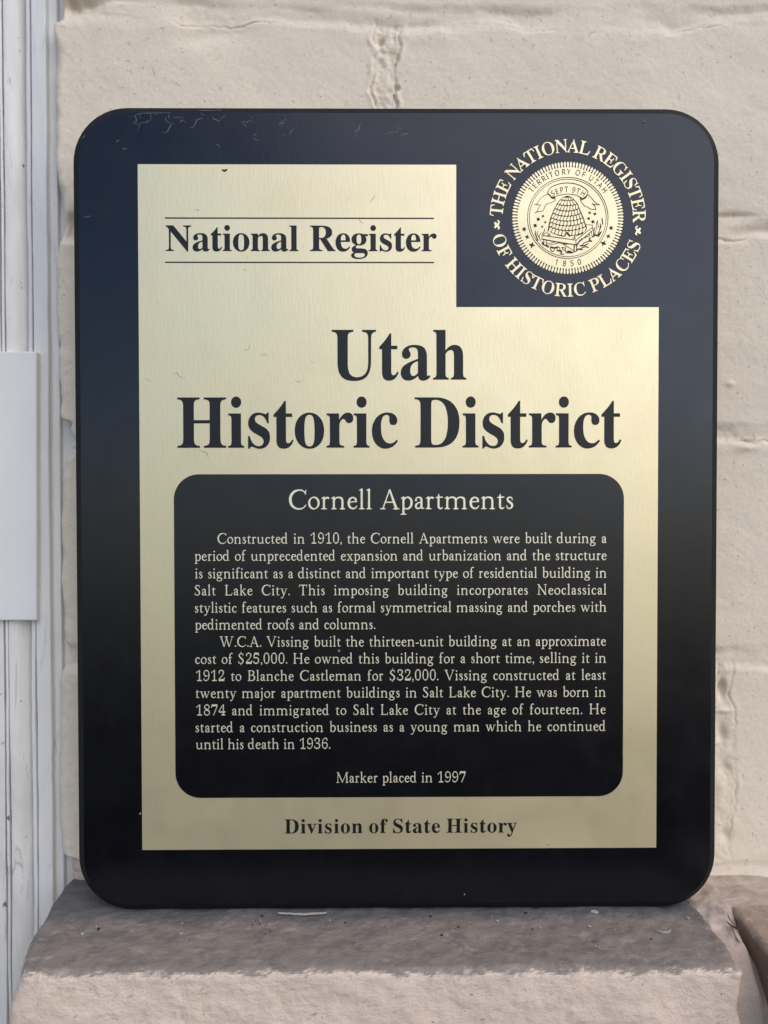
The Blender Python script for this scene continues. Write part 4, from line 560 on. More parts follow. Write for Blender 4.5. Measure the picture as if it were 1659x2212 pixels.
    "0": (377, [[188,-12,174,-10,140,6,122,17,97,40,75,70,59,107,47,153,40,205,38,266,40,325,48,376,59,419,75,456,96,486,121,510,148,525,176,537,189,539,204,536,235,522,253,511,278,488,291,473,300,459,319,415,330,373,337,319,340,263,337,205,330,155,318,112,300,68,284,46,267,28,252,16,235,6,203,-9],[146,47,219,46,240,49,250,57,260,70,269,89,274,107,281,160,285,232,285,313,280,381,273,425,265,448,250,471,242,476,232,480,158,481,146,480,136,476,125,468,116,456,109,440,103,417,96,363,92,294,93,215,97,149,104,106,113,77,128,56,136,50]]),
    "1": (377, [[96,-4,88,0,85,10,85,30,89,40,100,44,148,44,162,46,174,54,180,70,181,96,181,442,178,448,171,451,135,451,122,447,107,436,88,416,74,382,68,378,60,376,47,378,40,386,40,394,45,430,48,436,54,440,92,458,113,464,125,472,182,512,203,531,213,534,225,533,231,530,234,524,231,498,231,96,233,70,239,54,250,46,265,44,312,44,322,41,326,36,328,30,327,6,322,-2,310,-5]]),
    "2": (377, [[49,-4,42,1,39,10,38,68,34,84,35,90,44,100,170,226,201,261,224,291,242,319,253,342,259,373,261,408,259,434,254,454,244,468,231,478,219,482,205,484,141,484,122,482,110,476,101,469,93,459,87,446,82,424,83,402,87,388,100,370,101,364,99,360,94,358,78,359,67,363,58,370,50,380,45,390,42,404,41,420,42,442,45,458,55,478,70,497,90,512,115,524,159,537,171,539,185,538,221,528,246,518,268,504,285,488,299,468,308,446,312,420,311,394,305,368,297,348,278,310,246,264,194,206,86,98,81,90,85,87,95,86,291,87,301,92,308,104,313,118,318,146,322,154,332,159,348,159,353,156,356,150,356,134,348,102,329,72,326,6,320,-2,307,-5,64,-5]]),
    "3": (377, [[159,-12,147,-11,103,1,81,11,64,23,50,36,27,68,21,84,19,102,23,120,32,133,47,141,62,141,66,137,67,131,60,110,59,95,62,81,69,69,77,60,90,54,107,50,127,49,198,50,226,55,241,62,252,71,263,85,270,100,276,132,276,167,269,192,254,214,234,229,209,239,183,244,128,246,120,251,117,262,118,287,120,293,125,297,135,300,184,301,204,305,226,318,245,339,256,368,259,405,256,438,251,452,244,464,230,477,211,483,139,484,118,482,106,476,95,466,87,452,81,434,80,421,82,408,87,397,99,381,99,377,97,374,91,371,81,371,63,378,49,391,42,409,39,438,42,458,50,478,64,495,85,512,109,524,158,537,174,539,223,527,258,511,274,499,286,487,296,473,304,458,310,435,312,408,308,382,300,359,288,339,269,316,253,304,225,288,221,283,225,279,255,267,276,255,293,241,308,225,318,209,326,189,330,168,331,145,327,113,318,84,304,59,285,37,261,19,233,6,174,-11]]),
    "4": (377, [[159,-4,151,-1,146,6,145,24,147,36,152,40,158,43,186,45,201,49,211,53,218,59,223,70,226,84,226,120,224,128,220,132,213,132,47,132,33,134,27,137,23,144,21,176,7,186,5,194,11,206,158,452,169,460,188,461,193,464,225,518,234,527,244,531,261,531,270,526,274,512,275,198,277,194,283,191,341,189,348,184,351,172,350,146,348,140,344,135,333,133,285,132,277,129,274,118,275,78,280,62,290,53,307,47,333,43,340,39,344,28,343,8,339,-1,327,-5],[50,192,62,191,212,191,221,192,225,195,226,206,227,350,230,440,229,446,227,449,204,451,199,450,196,448,148,364,52,205,48,196]]),
    "5": (377, [[146,-11,114,-1,95,7,76,18,62,31,38,59,29,77,26,102,27,113,31,122,38,130,48,135,61,136,69,133,72,126,66,104,67,84,77,63,84,57,91,53,113,49,181,49,199,50,215,54,231,60,244,70,255,83,263,100,269,122,272,146,272,173,269,197,261,221,249,239,232,253,211,262,182,266,103,266,90,265,66,255,58,256,52,259,50,266,57,281,58,297,55,302,42,310,39,320,50,437,55,446,69,452,73,456,80,518,83,526,89,530,105,532,287,531,295,526,299,518,302,456,305,452,319,443,326,429,330,401,328,394,322,389,306,388,295,392,291,401,285,431,280,437,274,440,102,440,93,438,89,432,80,328,82,317,89,314,115,314,156,324,173,324,217,312,247,300,277,280,300,255,315,225,324,189,325,148,319,109,306,77,286,49,259,25,225,7,169,-11]]),
    "6": (377, [[196,-12,186,-10,152,6,124,23,99,49,77,83,61,124,51,169,46,221,47,278,54,339,64,385,78,426,97,459,117,481,162,514,182,524,215,537,232,539,244,536,284,520,301,508,313,494,323,475,329,449,328,429,320,410,311,400,299,393,283,392,274,396,274,402,287,426,289,447,287,459,282,469,276,477,268,482,253,485,191,485,175,484,165,481,152,472,138,458,126,439,115,417,106,392,98,362,92,327,91,307,94,303,100,301,149,301,205,326,219,328,232,325,274,304,290,292,304,278,316,261,326,243,333,222,337,201,339,177,338,152,334,119,325,90,312,64,295,40,276,22,254,8,212,-10],[148,51,158,48,170,46,244,48,254,51,264,58,272,67,279,80,286,102,291,133,292,171,289,204,283,229,275,246,264,260,249,269,226,273,146,271,131,267,114,259,99,249,92,241,90,228,92,184,96,151,103,119,112,94,123,74,135,60]]),
    "7": (377, [[127,-3,123,0,120,4,123,18,296,424,300,436,296,440,287,441,76,440,68,436,63,426,58,382,54,374,44,367,27,368,21,372,19,380,21,416,28,438,43,452,46,458,50,522,56,529,68,532,315,532,330,530,337,524,340,516,339,490,328,458,330,452,341,444,341,438,339,428,160,10,155,2,148,-3,138,-5]]),
    "8": (377, [[183,-12,170,-10,120,6,94,20,74,36,57,57,44,83,37,108,35,135,36,155,40,173,46,188,56,203,81,230,127,261,132,267,129,272,103,292,85,311,71,330,60,351,54,376,52,401,54,427,62,452,70,469,80,484,93,498,108,509,126,520,143,527,179,537,192,539,204,537,238,526,268,509,283,496,299,478,309,463,316,448,322,425,323,399,320,374,312,352,301,336,286,321,272,310,239,293,234,289,233,285,237,280,266,263,287,248,303,233,317,217,329,198,336,179,341,159,342,137,340,108,332,81,319,57,301,36,278,19,252,6,198,-10],[124,45,138,41,155,40,221,40,243,42,259,48,273,58,284,71,293,88,299,110,300,133,296,152,287,170,274,185,255,200,224,218,198,230,143,232,128,229,115,220,99,204,89,191,82,177,77,158,75,136,76,114,80,94,87,78,97,64,109,53],[117,351,147,328,164,319,175,316,230,316,241,322,257,335,270,351,278,369,282,390,283,414,279,436,271,457,260,472,247,481,223,486,151,486,132,482,117,472,108,460,101,444,97,428,96,409,97,391,101,375,108,362]]),
    "9": (377, [[146,-12,135,-10,97,9,52,49,42,63,36,80,34,96,37,107,44,114,53,119,61,120,68,117,73,108,75,85,81,68,91,54,104,46,122,44,185,44,206,47,219,52,231,61,244,77,256,98,267,124,280,175,285,209,286,242,284,245,280,247,249,249,230,254,205,228,166,201,152,198,138,201,105,220,89,231,73,247,59,266,49,288,42,313,39,340,39,372,43,404,51,432,63,458,80,482,100,502,122,517,164,537,180,539,190,536,223,521,251,504,284,472,301,447,316,409,326,359,331,307,330,250,324,197,313,143,298,101,280,69,268,54,248,36,220,15,199,4,163,-10],[231,256,257,271,268,280,281,295,287,308,287,338,283,378,276,409,266,436,257,452,247,465,239,473,229,477,212,480,152,480,138,478,127,475,114,466,103,452,95,434,89,409,86,376,86,341,90,315,97,295,111,275,121,268,131,264,151,261,211,261]]),
    ".": (125, [[98,36,94,52,84,64,70,71,54,71,40,64,30,52,26,36,30,20,40,8,54,1,70,1,84,8,94,20]]),
    ",": (125, [[72,71,58,72,45,68,34,59,27,48,26,34,30,22,40,11,66,4,60,-30,30,-68,42,-78,84,-40,98,6,96,28,98,41,94,54,85,64]]),
    "-": (190, [[20,120,170,140,170,185,20,165]]),
}
SEAL_ART = {
    "beehive": [[-93,400,-132,370,-192,308,-231,239,-277,148,-334,10,-342,-16,-359,-86,-374,-162,-380,-200,-383,-246,-366,-254,-364,-233,-350,-186,-341,-179,-328,-180,-303,-190,-297,-202,-300,-214,-325,-256,-335,-264,-344,-265,-343,-268,-295,-294,-174,-337,-117,-353,-69,-358,-60,-356,-48,-290,-28,-252,-14,-246,11,-246,18,-250,21,-256,21,-272,26,-278,33,-258,40,-249,53,-244,75,-241,84,-246,85,-264,73,-314,64,-334,54,-340,58,-348,185,-331,284,-299,355,-240,369,-194,368,-172,334,-89,313,-10,256,112,230,174,197,264,179,288,112,364,71,401,4,424,-23,424],[45,397,56,400,68,394,96,366,100,360,101,354,81,347,68,350,46,388],[-62,396,-63,392,-73,379,-96,356,-105,350,-118,349,-133,353,-133,358,-127,364,-89,392,-73,399],[15,393,30,396,39,390,55,356,52,345,26,341,15,346,12,380,12,388],[-32,393,-30,390,-33,380,-46,354,-55,344,-69,342,-88,345,-91,350,-86,357,-56,391,-46,395],[0,393,4,388,6,380,5,354,1,345,-10,340,-32,341,-39,346,-24,386,-15,393],[92,340,109,345,122,338,161,290,167,276,162,269,138,262,126,266,92,326,89,334],[-114,339,-114,330,-147,279,-154,271,-161,266,-172,266,-193,274,-194,280,-187,292,-151,334,-141,340,-131,342],[50,334,71,336,79,332,88,318,110,274,109,260,99,253,72,248,60,253,58,266,44,318,44,329],[-70,333,-67,324,-86,266,-92,258,-98,252,-105,251,-135,256,-142,262,-140,269,-110,322,-101,332,-91,335],[-24,332,-17,322,-21,259,-31,246,-44,243,-69,245,-76,250,-77,254,-60,318,-54,328,-44,332],[3,332,25,332,33,326,37,314,47,264,41,250,27,243,2,242,-9,250,-8,318,-4,327],[177,264,185,258,203,204,203,192,195,180,174,172,164,174,160,186,152,248,159,257],[-167,253,-165,244,-170,232,-203,187,-217,178,-226,179,-241,186,-241,190,-233,206,-203,252,-195,258,-186,260],[133,249,141,244,145,232,150,174,148,166,141,160,116,154,107,158,104,172,102,228,104,238,110,243],[-121,241,-117,234,-121,220,-148,173,-158,162,-162,159,-174,159,-193,166,-198,172,-197,176,-190,190,-158,238,-152,243,-142,246],[84,238,91,232,94,218,94,170,91,154,80,146,55,143,47,148,45,154,49,220,53,230,60,235],[-72,234,-67,226,-69,212,-88,164,-97,152,-101,148,-109,146,-135,150,-141,156,-141,162,-111,224,-103,233,-95,236],[33,232,39,226,40,210,34,162,29,146,16,140,-7,138,-18,146,-17,162,-4,218,0,226,9,231],[-20,231,-14,224,-15,208,-28,159,-32,150,-37,143,-47,140,-71,141,-80,146,-81,150,-58,219,-53,228,-44,231],[209,175,216,170,239,108,239,98,235,92,211,80,202,82,197,92,184,148,184,158,189,166],[-211,160,-207,152,-212,140,-239,100,-253,88,-265,89,-279,96,-281,98,-274,116,-248,161,-240,167,-232,169],[164,156,172,152,177,140,186,94,186,76,176,67,154,60,144,64,140,76,133,132,135,142,141,149],[-161,144,-157,136,-160,124,-186,77,-199,66,-209,66,-230,74,-236,82,-234,90,-201,142,-193,149,-185,151],[113,142,122,136,126,120,129,82,127,58,114,51,91,47,82,52,79,66,79,122,82,130,89,136],[-108,134,-102,126,-104,112,-124,66,-132,56,-136,52,-149,51,-171,56,-178,64,-177,68,-147,130,-142,135,-133,138],[59,132,68,126,70,112,68,62,64,50,62,46,52,42,27,39,17,44,16,48,16,64,23,116,26,124,34,129],[-52,128,-46,120,-46,108,-60,60,-67,48,-71,44,-82,41,-107,44,-115,52,-113,64,-91,121,-87,126,-76,131],[4,127,11,121,12,106,5,62,-1,46,-4,42,-15,38,-39,38,-48,44,-50,48,-49,60,-35,116,-30,123,-21,127],[247,85,254,80,279,22,278,8,271,2,251,-7,242,-5,236,4,222,60,222,68,227,75],[-245,68,-241,60,-245,50,-274,14,-290,2,-302,3,-315,9,-316,12,-309,29,-284,71,-275,77,-267,78],[202,64,211,60,216,50,226,4,226,-8,224,-14,214,-21,190,-28,181,-24,171,42,172,50,179,56],[-193,50,-189,42,-193,30,-219,-10,-229,-20,-242,-21,-266,-12,-273,-4,-270,3,-231,54,-226,57,-216,58],[152,47,160,42,164,28,168,-14,167,-20,163,-30,160,-34,150,-38,125,-42,117,-38,116,-30,117,34,127,43],[-137,38,-132,30,-135,18,-155,-24,-165,-36,-180,-38,-203,-32,-211,-24,-208,-14,-180,34,-173,41,-163,43],[96,36,104,31,107,18,105,-26,101,-38,98,-44,88,-49,60,-52,52,-48,51,-44,56,12,60,26,71,33],[-79,30,-74,24,-75,11,-91,-34,-99,-44,-102,-48,-114,-49,-139,-45,-147,-38,-145,-27,-122,24,-117,30,-106,34],[38,29,46,24,47,10,40,-34,34,-48,31,-52,18,-56,-7,-55,-15,-50,-15,-44,-2,16,2,24,12,28],[-20,27,-14,21,-14,8,-25,-36,-34,-50,-47,-55,-73,-53,-81,-48,-81,-40,-66,10,-61,20,-57,25,-47,29],[288,-2,294,-6,300,-25,307,-56,305,-72,293,-83,272,-92,266,-93,260,-91,257,-80,254,-29,256,-20,261,-15],[-297,-10,-272,-20,-266,-30,-271,-42,-295,-74,-310,-84,-322,-82,-337,-75,-338,-70,-335,-56,-316,-16,-308,-10],[241,-27,245,-38,246,-72,243,-100,233,-108,212,-115,199,-114,194,-100,194,-50,197,-42,207,-33,229,-26],[-238,-32,-212,-40,-205,-48,-208,-60,-230,-96,-244,-108,-257,-108,-280,-99,-290,-90,-285,-78,-258,-39,-249,-32],[180,-46,184,-62,183,-104,180,-120,168,-126,155,-130,143,-132,134,-130,131,-126,128,-116,130,-68,134,-58,143,-50,156,-46,171,-43],[-147,-56,-142,-62,-144,-74,-163,-114,-171,-124,-187,-127,-213,-120,-222,-112,-220,-100,-197,-59,-191,-52,-176,-48],[117,-60,120,-74,118,-106,117,-118,112,-133,99,-139,90,-141,73,-142,64,-139,60,-124,65,-76,69,-68,84,-59,107,-56],[-79,-68,-77,-70,-80,-86,-93,-124,-102,-136,-119,-139,-143,-135,-152,-128,-151,-116,-129,-66,-123,-62,-112,-59,-86,-62],[53,-68,54,-84,49,-122,42,-140,26,-146,1,-146,-7,-142,-10,-128,-1,-82,4,-72,14,-66,26,-64,44,-63],[-19,-66,-12,-72,-12,-84,-22,-128,-28,-140,-31,-143,-44,-146,-71,-144,-81,-138,-81,-128,-66,-76,-60,-69,-49,-65],[311,-85,316,-90,336,-139,337,-154,327,-165,306,-175,296,-174,291,-162,281,-116,281,-106,290,-95],[-318,-94,-292,-104,-286,-114,-290,-126,-314,-158,-329,-166,-345,-162,-353,-157,-354,-154,-350,-136,-336,-100,-328,-94],[267,-111,274,-124,280,-158,281,-170,279,-182,258,-193,238,-199,230,-198,228,-194,230,-180,226,-142,227,-126,235,-118,250,-112,259,-109],[-226,-132,-227,-141,-231,-149,-251,-181,-261,-189,-277,-190,-300,-180,-307,-172,-305,-164,-278,-124,-272,-119,-258,-117,-232,-124],[212,-131,217,-144,216,-190,207,-204,193,-210,167,-217,159,-214,158,-208,169,-142,179,-134,192,-130,204,-128],[-170,-140,-163,-147,-164,-158,-186,-198,-198,-209,-212,-210,-235,-203,-243,-196,-239,-182,-220,-149,-210,-136,-204,-134,-193,-134],[153,-146,157,-162,148,-202,138,-218,119,-226,97,-229,89,-226,89,-218,109,-152,118,-147,140,-142,145,-142],[-100,-155,-99,-164,-101,-172,-121,-210,-131,-222,-146,-225,-171,-219,-178,-212,-175,-202,-154,-158,-147,-150,-129,-146,-108,-149],[92,-156,95,-166,94,-172,80,-212,69,-226,52,-234,24,-233,20,-230,21,-224,46,-159,57,-153,77,-151,85,-152],[-35,-161,-34,-172,-37,-182,-55,-218,-65,-229,-78,-233,-106,-230,-113,-224,-112,-218,-90,-168,-83,-158,-70,-153,-48,-154],[29,-161,31,-174,11,-218,3,-229,-1,-232,-12,-236,-40,-235,-46,-231,-47,-228,-18,-160,-5,-155,17,-155],[345,-169,350,-174,352,-188,340,-234,331,-254,311,-269,294,-276,285,-275,283,-272,283,-259,302,-200,309,-190,322,-180],[289,-197,288,-214,264,-284,252,-293,233,-300,226,-302,219,-300,217,-296,218,-278,230,-226,237,-216,254,-203,281,-195],[-241,-212,-234,-224,-258,-280,-269,-292,-282,-293,-310,-280,-316,-272,-313,-258,-289,-214,-280,-205,-268,-203],[218,-218,220,-222,207,-281,198,-306,185,-315,178,-318,160,-322,152,-319,150,-316,150,-304,163,-240,170,-230,184,-222,212,-216],[-179,-228,-172,-236,-172,-242,-192,-300,-202,-313,-215,-315,-241,-307,-249,-299,-245,-278,-226,-234,-218,-225,-204,-222],[145,-232,151,-238,150,-252,139,-306,131,-324,115,-332,94,-335,87,-333,84,-330,84,-314,96,-256,102,-244,117,-236],[-117,-240,-108,-248,-109,-262,-126,-313,-136,-328,-150,-330,-174,-325,-183,-316,-181,-302,-163,-250,-155,-239,-145,-236],[-52,-246,-44,-254,-44,-266,-60,-320,-67,-333,-71,-337,-82,-340,-106,-338,-115,-330,-116,-324,-97,-258,-91,-248,-81,-245],[-28,-268,-37,-280,-45,-302,-51,-340,-50,-348,-44,-350,-38,-346,-28,-312,-20,-298,-4,-322,24,-356,34,-360,45,-357,52,-348,51,-336,5,-278,-4,-268,-12,-265,-19,-264]],
    "banner": [[618,254,614,259,566,277,548,290,526,312,438,412,418,429,387,450,386,454,394,474,397,492,395,506,389,518,372,538,347,562,312,588,283,606,245,626,196,646,154,659,114,668,57,675,-2,678,-44,678,-96,673,-158,662,-220,645,-275,624,-322,598,-357,566,-388,522,-398,484,-393,476,-394,466,-388,456,-447,438,-469,427,-490,413,-530,376,-610,266,-620,260,-654,260,-655,256,-651,253,-575,248,-538,242,-561,210,-585,153,-596,133,-611,114,-631,104,-631,98,-625,92,-619,90,-606,104,-583,114,-566,117,-519,118,-498,124,-483,132,-469,144,-462,156,-441,212,-417,260,-305,296,-269,312,-246,327,-238,338,-235,348,-244,376,-239,386,-239,392,-244,400,-253,404,-250,406,-216,418,-170,430,-66,450,-21,454,15,454,97,446,163,429,227,398,230,396,235,372,244,358,246,350,240,346,239,342,253,314,269,286,304,244,321,228,341,215,391,204,421,176,441,166,503,158,551,157,553,162,539,194,536,220,528,232,504,258,537,253,612,250,616,251],[-384,484,-375,518,-347,557,-315,587,-281,606,-215,632,-150,650,-76,662,-3,665,73,660,131,650,190,634,258,604,318,568,348,544,370,521,379,508,384,494,383,482,377,466,360,440,345,424,315,398,299,386,292,385,262,394,178,434,143,446,86,458,17,464,-50,462,-134,449,-215,430,-273,408,-297,404,-309,408,-325,421,-382,480],[-251,370,-245,354,-245,344,-251,334,-265,324,-310,303,-425,267,-451,216,-471,160,-486,142,-501,134,-521,128,-567,127,-588,124,-552,206,-522,248,-527,252,-600,258,-603,260,-526,367,-505,390,-484,407,-445,430,-381,449,-331,396,-328,386,-323,380,-281,364,-268,365,-254,371],[253,338,264,339,271,347,286,348,307,355,341,375,358,392,381,438,386,440,431,405,535,288,552,274,576,262,566,260,524,263,504,268,475,282,469,278,471,272,525,219,528,212,528,194,538,170,537,167,475,170,444,176,426,184,395,213,355,220,337,228,309,253,280,288,265,311],[-263,398,-274,391,-282,392,-278,396],[262,380,264,382,284,376,300,374,286,367,273,366,265,370]],
    "bench": [[488,-134,481,-131,351,-123,350,-128,355,-131,476,-140,478,-144,474,-176,300,-306,162,-419,-490,-330,-497,-334,-503,-394,-508,-404,-508,-408,-503,-414,-470,-422,-471,-428,-464,-508,-460,-515,-456,-514,-454,-510,-462,-424,-458,-422,-424,-430,-413,-530,-409,-536,-169,-486,-161,-482,-155,-482,-115,-492,112,-630,116,-646,122,-650,129,-648,133,-642,138,-524,141,-521,156,-523,158,-526,158,-536,165,-544,161,-632,164,-636,170,-638,174,-635,176,-630,181,-534,225,-468,318,-388,328,-387,393,-362,423,-346,430,-338,430,-328,414,-304,452,-270,454,-270,456,-272,460,-332,463,-335,467,-332,464,-260,488,-240,483,-186],[475,-194,478,-234,467,-237,288,-395,284,-396,274,-390,265,-394,223,-434,190,-478,163,-500,168,-434,170,-428,310,-314,469,-195],[-383,-258,-388,-257,-395,-261,-473,-318,-475,-326,-470,-327,-463,-323,-385,-266],[-379,-288,-392,-320,-392,-328,-389,-334,-380,-338,-361,-340,-342,-338,-334,-334,-333,-330,-337,-322,-370,-296,-374,-288],[296,-294,289,-294,165,-346,161,-349,161,-352,168,-353,292,-301,296,-298],[-377,-305,-373,-304,-356,-318,-345,-326,-345,-330,-366,-331,-382,-328,-383,-322],[414,-330,413,-336,403,-342,350,-362,400,-316,403,-317],[127,-335,124,-338,123,-342,137,-386,131,-387,99,-380,94,-382,93,-388,98,-392,140,-399,149,-394,150,-380,134,-340,131,-336],[-488,-346,-483,-343,155,-431,158,-436,152,-502,150,-505,146,-505,-120,-467,-173,-455,-186,-456,-229,-449,-491,-399,-495,-394],[-410,-434,-405,-433,-262,-460,-255,-462,-402,-491,-405,-488],[-180,-478,-185,-481,-395,-524,-401,-522,-403,-502,-398,-498,-229,-466,-188,-472],[-83,-500,-18,-512,-10,-510,-2,-501,118,-518,115,-618,109,-618]],
    "grass": [[660,3,654,0,652,-6,660,-64,670,-124,674,-129,680,-130,686,-126,688,-120,671,-6,668,0],[575,-46,567,-47,564,-50,553,-104,548,-146,546,-222,536,-269,519,-313,516,-314,514,-270,524,-190,521,-184,516,-181,510,-182,505,-186,494,-268,496,-328,462,-354,462,-366,470,-374,479,-373,500,-360,513,-360,517,-356,520,-346,536,-340,571,-355,589,-354,589,-364,593,-367,597,-366,629,-324,664,-254,662,-246,655,-246,643,-268,631,-268,625,-271,594,-310,659,-152,657,-146,651,-146,639,-164,641,-110,637,-104,630,-104,625,-112,621,-176,615,-210,605,-240,576,-310,578,-316,586,-320,586,-322,580,-327,575,-328,548,-315,531,-312,553,-240,557,-206,558,-132,569,-75,572,-80,588,-190,593,-196,598,-192,579,-52],[-443,-210,-449,-209,-453,-214,-462,-252,-470,-271,-503,-312,-503,-318,-499,-323,-490,-320,-466,-292,-455,-274,-448,-254,-440,-218],[-633,-237,-636,-244,-618,-326,-632,-290,-638,-287,-641,-294,-616,-362,-593,-414,-595,-415,-610,-414,-614,-418,-614,-424,-608,-429,-569,-439,-564,-434,-564,-428,-572,-420,-600,-344,-616,-295,-627,-242,-629,-238],[-577,-242,-594,-270,-597,-280,-595,-294,-584,-324,-547,-398,-531,-442,-525,-445,-522,-438,-543,-378,-547,-352,-540,-329,-512,-280,-515,-277,-520,-278,-542,-313,-553,-334,-558,-356,-577,-318,-587,-290,-586,-272,-573,-248,-574,-244],[444,-373,439,-369,432,-368,426,-370,422,-376,406,-416,404,-426,407,-442,358,-454,329,-465,303,-483,265,-521,233,-523,229,-530,231,-538,238,-541,288,-544,312,-542,330,-537,397,-506,404,-496,400,-488,391,-486,323,-517,302,-522,287,-523,286,-520,306,-500,335,-479,363,-468,427,-453,462,-459,471,-456,477,-446,472,-436,435,-426,432,-424,446,-384],[-497,-458,-500,-470,-507,-476,-507,-484,-492,-506,-480,-519,-372,-571,-365,-572,-358,-568,-356,-560,-361,-551,-462,-504,-476,-458,-487,-453],[406,-564,401,-558,360,-544,345,-542,327,-544,299,-554,233,-586,204,-585,191,-588,180,-602,173,-618,173,-626,179,-631,187,-632,199,-619,223,-609,286,-622,294,-614,292,-604,261,-592,305,-570,330,-560,346,-559,399,-574,405,-571],[-340,-554,-343,-568,-332,-616,-323,-634,-310,-645,-289,-651,-271,-646,-261,-632,-250,-600,-254,-594,-260,-595,-278,-632,-285,-636,-297,-635,-307,-630,-314,-620,-322,-594,-324,-578,-257,-592,-213,-583,-201,-612,-188,-624,-218,-625,-223,-630,-221,-636,-169,-642,-155,-650,-132,-666,-136,-677,-162,-692,-163,-696,-161,-701,-154,-703,-136,-694,-125,-702,-114,-704,-76,-704,-70,-700,-69,-694,-74,-688,-111,-688,-118,-686,-108,-652,-109,-638,-120,-625,-146,-612,-145,-580,-150,-570,-159,-563,-181,-555,-189,-548,-196,-546,-254,-561,-275,-558,-325,-546,-333,-547],[-119,-557,-121,-560,-120,-564,-85,-621,-74,-627,-52,-626,-52,-652,-47,-657,-43,-656,-40,-652,-36,-608,-37,-558,-41,-555,-46,-557,-50,-573,-73,-564],[-181,-567,-164,-572,-155,-582,-157,-604,-167,-615,-179,-614,-189,-611,-199,-590,-195,-578],[-102,-570,-75,-574,-58,-582,-50,-592,-51,-612,-66,-616,-77,-614],[-170,-626,-159,-624,-133,-636,-126,-642,-125,-650,-129,-651,-149,-637],[-41,-672,-36,-676,9,-676,72,-681,95,-676,101,-666,164,-652,169,-646,167,-642,162,-640,90,-655,74,-644,48,-631,26,-625,11,-626,-6,-632,-17,-640]],
}
SEAL_STARS = [[[-833,-168,-826,-201,-794,-211,-823,-227,-822,-261,-847,-238,-879,-250,-865,-219,-886,-192,-852,-196]], [[-771,-321,-766,-356,-740,-380,-775,-385,-799,-411,-803,-376,-830,-352,-795,-348]], [[-680,-461,-669,-507,-630,-535,-677,-547,-705,-585,-716,-539,-755,-510,-708,-499]], [[830,-142,849,-170,883,-166,862,-193,876,-224,844,-212,819,-236,820,-202,791,-185,823,-176]], [[809,-310,806,-345,827,-374,792,-372,763,-393,766,-357,745,-329,780,-331]], [[718,-430,719,-476,750,-510,704,-512,670,-543,668,-497,638,-463,684,-461]]]
SEAL_BEES = [[[-559,12,-550,-15,-533,-38,-560,-48,-583,-65,-592,-38,-609,-15,-582,-5]], [[-465,57,-464,37,-458,18,-478,17,-497,10,-498,30,-504,49,-484,50]], [[-431,-56,-423,-73,-411,-87,-427,-95,-441,-107,-449,-90,-461,-76,-445,-68]], [[-611,-110,-607,-139,-594,-167,-624,-171,-651,-183,-655,-154,-668,-126,-638,-122]], [[-496,-142,-489,-154,-475,-154,-482,-166,-475,-178,-489,-179,-496,-190,-503,-179,-517,-178,-510,-166,-517,-154,-503,-154]], [[441,125,442,104,449,84,427,83,407,76,406,97,399,117,421,118]], [[537,110,543,86,555,65,532,60,511,47,505,71,493,92,516,97]], [[420,18,424,-6,434,-28,410,-31,388,-41,384,-17,374,5,398,8]], [[503,-35,509,-62,524,-87,496,-94,471,-108,465,-81,450,-56,478,-49]]]
ORNAMENT = [[48,218,25,207,17,182,27,162,77,125,76,108,61,92,14,68,-48,120,-73,128,-99,122,-118,103,-123,83,-120,62,-70,-14,-117,-86,-123,-111,-108,-145,-72,-157,-48,-149,10,-100,20,-101,77,-142,44,-171,37,-185,44,-208,66,-217,123,-182,144,-149,140,-120,85,-14,129,86,137,129,132,154,116,176,67,213]]

def dec(lists): return [np.array(w, float).reshape(-1, 2) for w in lists]
def font(g): return {k: (a, dec(s)) for k, (a, s) in g.items()}
FB, FR, FS, FT = font(GLYPHS_B), font(GLYPHS_R), font(GLYPHS_S), font(GLYPHS_T)

# ------------------------------------------------------------------ the plaque
S = 0.0975e-3                               # one layout unit in metres; u to the right, v downwards from the corner of the gold field
def P2(u, v): return ((u - 848.5) * S, (1115.0 - v) * S)
BASE_Z = P2(0, 2449)[1]
plaque = empty("plaque", (0, 0.009, BASE_Z))
tag(plaque, "black and gold historic register plaque with rounded corners standing on the ledge", "plaque")

def fill2d(name, contours, ext):
    """triangulated prism of the outlines; tries again with a tiny jitter when the fill comes out short"""
    area = lambda c: .5 * float(np.sum(c[:, 0] * np.roll(c[:, 1], -1) - np.roll(c[:, 0], -1) * c[:, 1]))
    want = abs(sum(area(c) for c in contours)); rs = np.random.RandomState(3)
    best = None
    for attempt in range(7):
        cu = bpy.data.curves.new(name, 'CURVE'); cu.dimensions = '2D'; cu.fill_mode = 'BOTH'; cu.extrude = ext
        for c in contours:
            sp = cu.splines.new('POLY'); sp.points.add(len(c) - 1)
            co = np.zeros((len(c), 4)); co[:, 0] = c[:, 0]; co[:, 1] = -c[:, 1]; co[:, 3] = 1
            if attempt: co[:, :2] += rs.uniform(-.02, .02, (len(c), 2))
            sp.points.foreach_set("co", co.ravel()); sp.use_cyclic_u = True
        tmp = bpy.data.objects.new(name, cu); COL.objects.link(tmp)
        me = bpy.data.meshes.new_from_object(tmp.evaluated_get(bpy.context.evaluated_depsgraph_get()))
        bpy.data.objects.remove(tmp); bpy.data.curves.remove(cu)
        got = sum(p.area for p in me.polygons if p.normal.z > .9)
        err = abs(got - want) / max(want, 1e-9)
        if best is None or err < best[0]: best = (err, me)
        if err < .004: break
    return best[1]

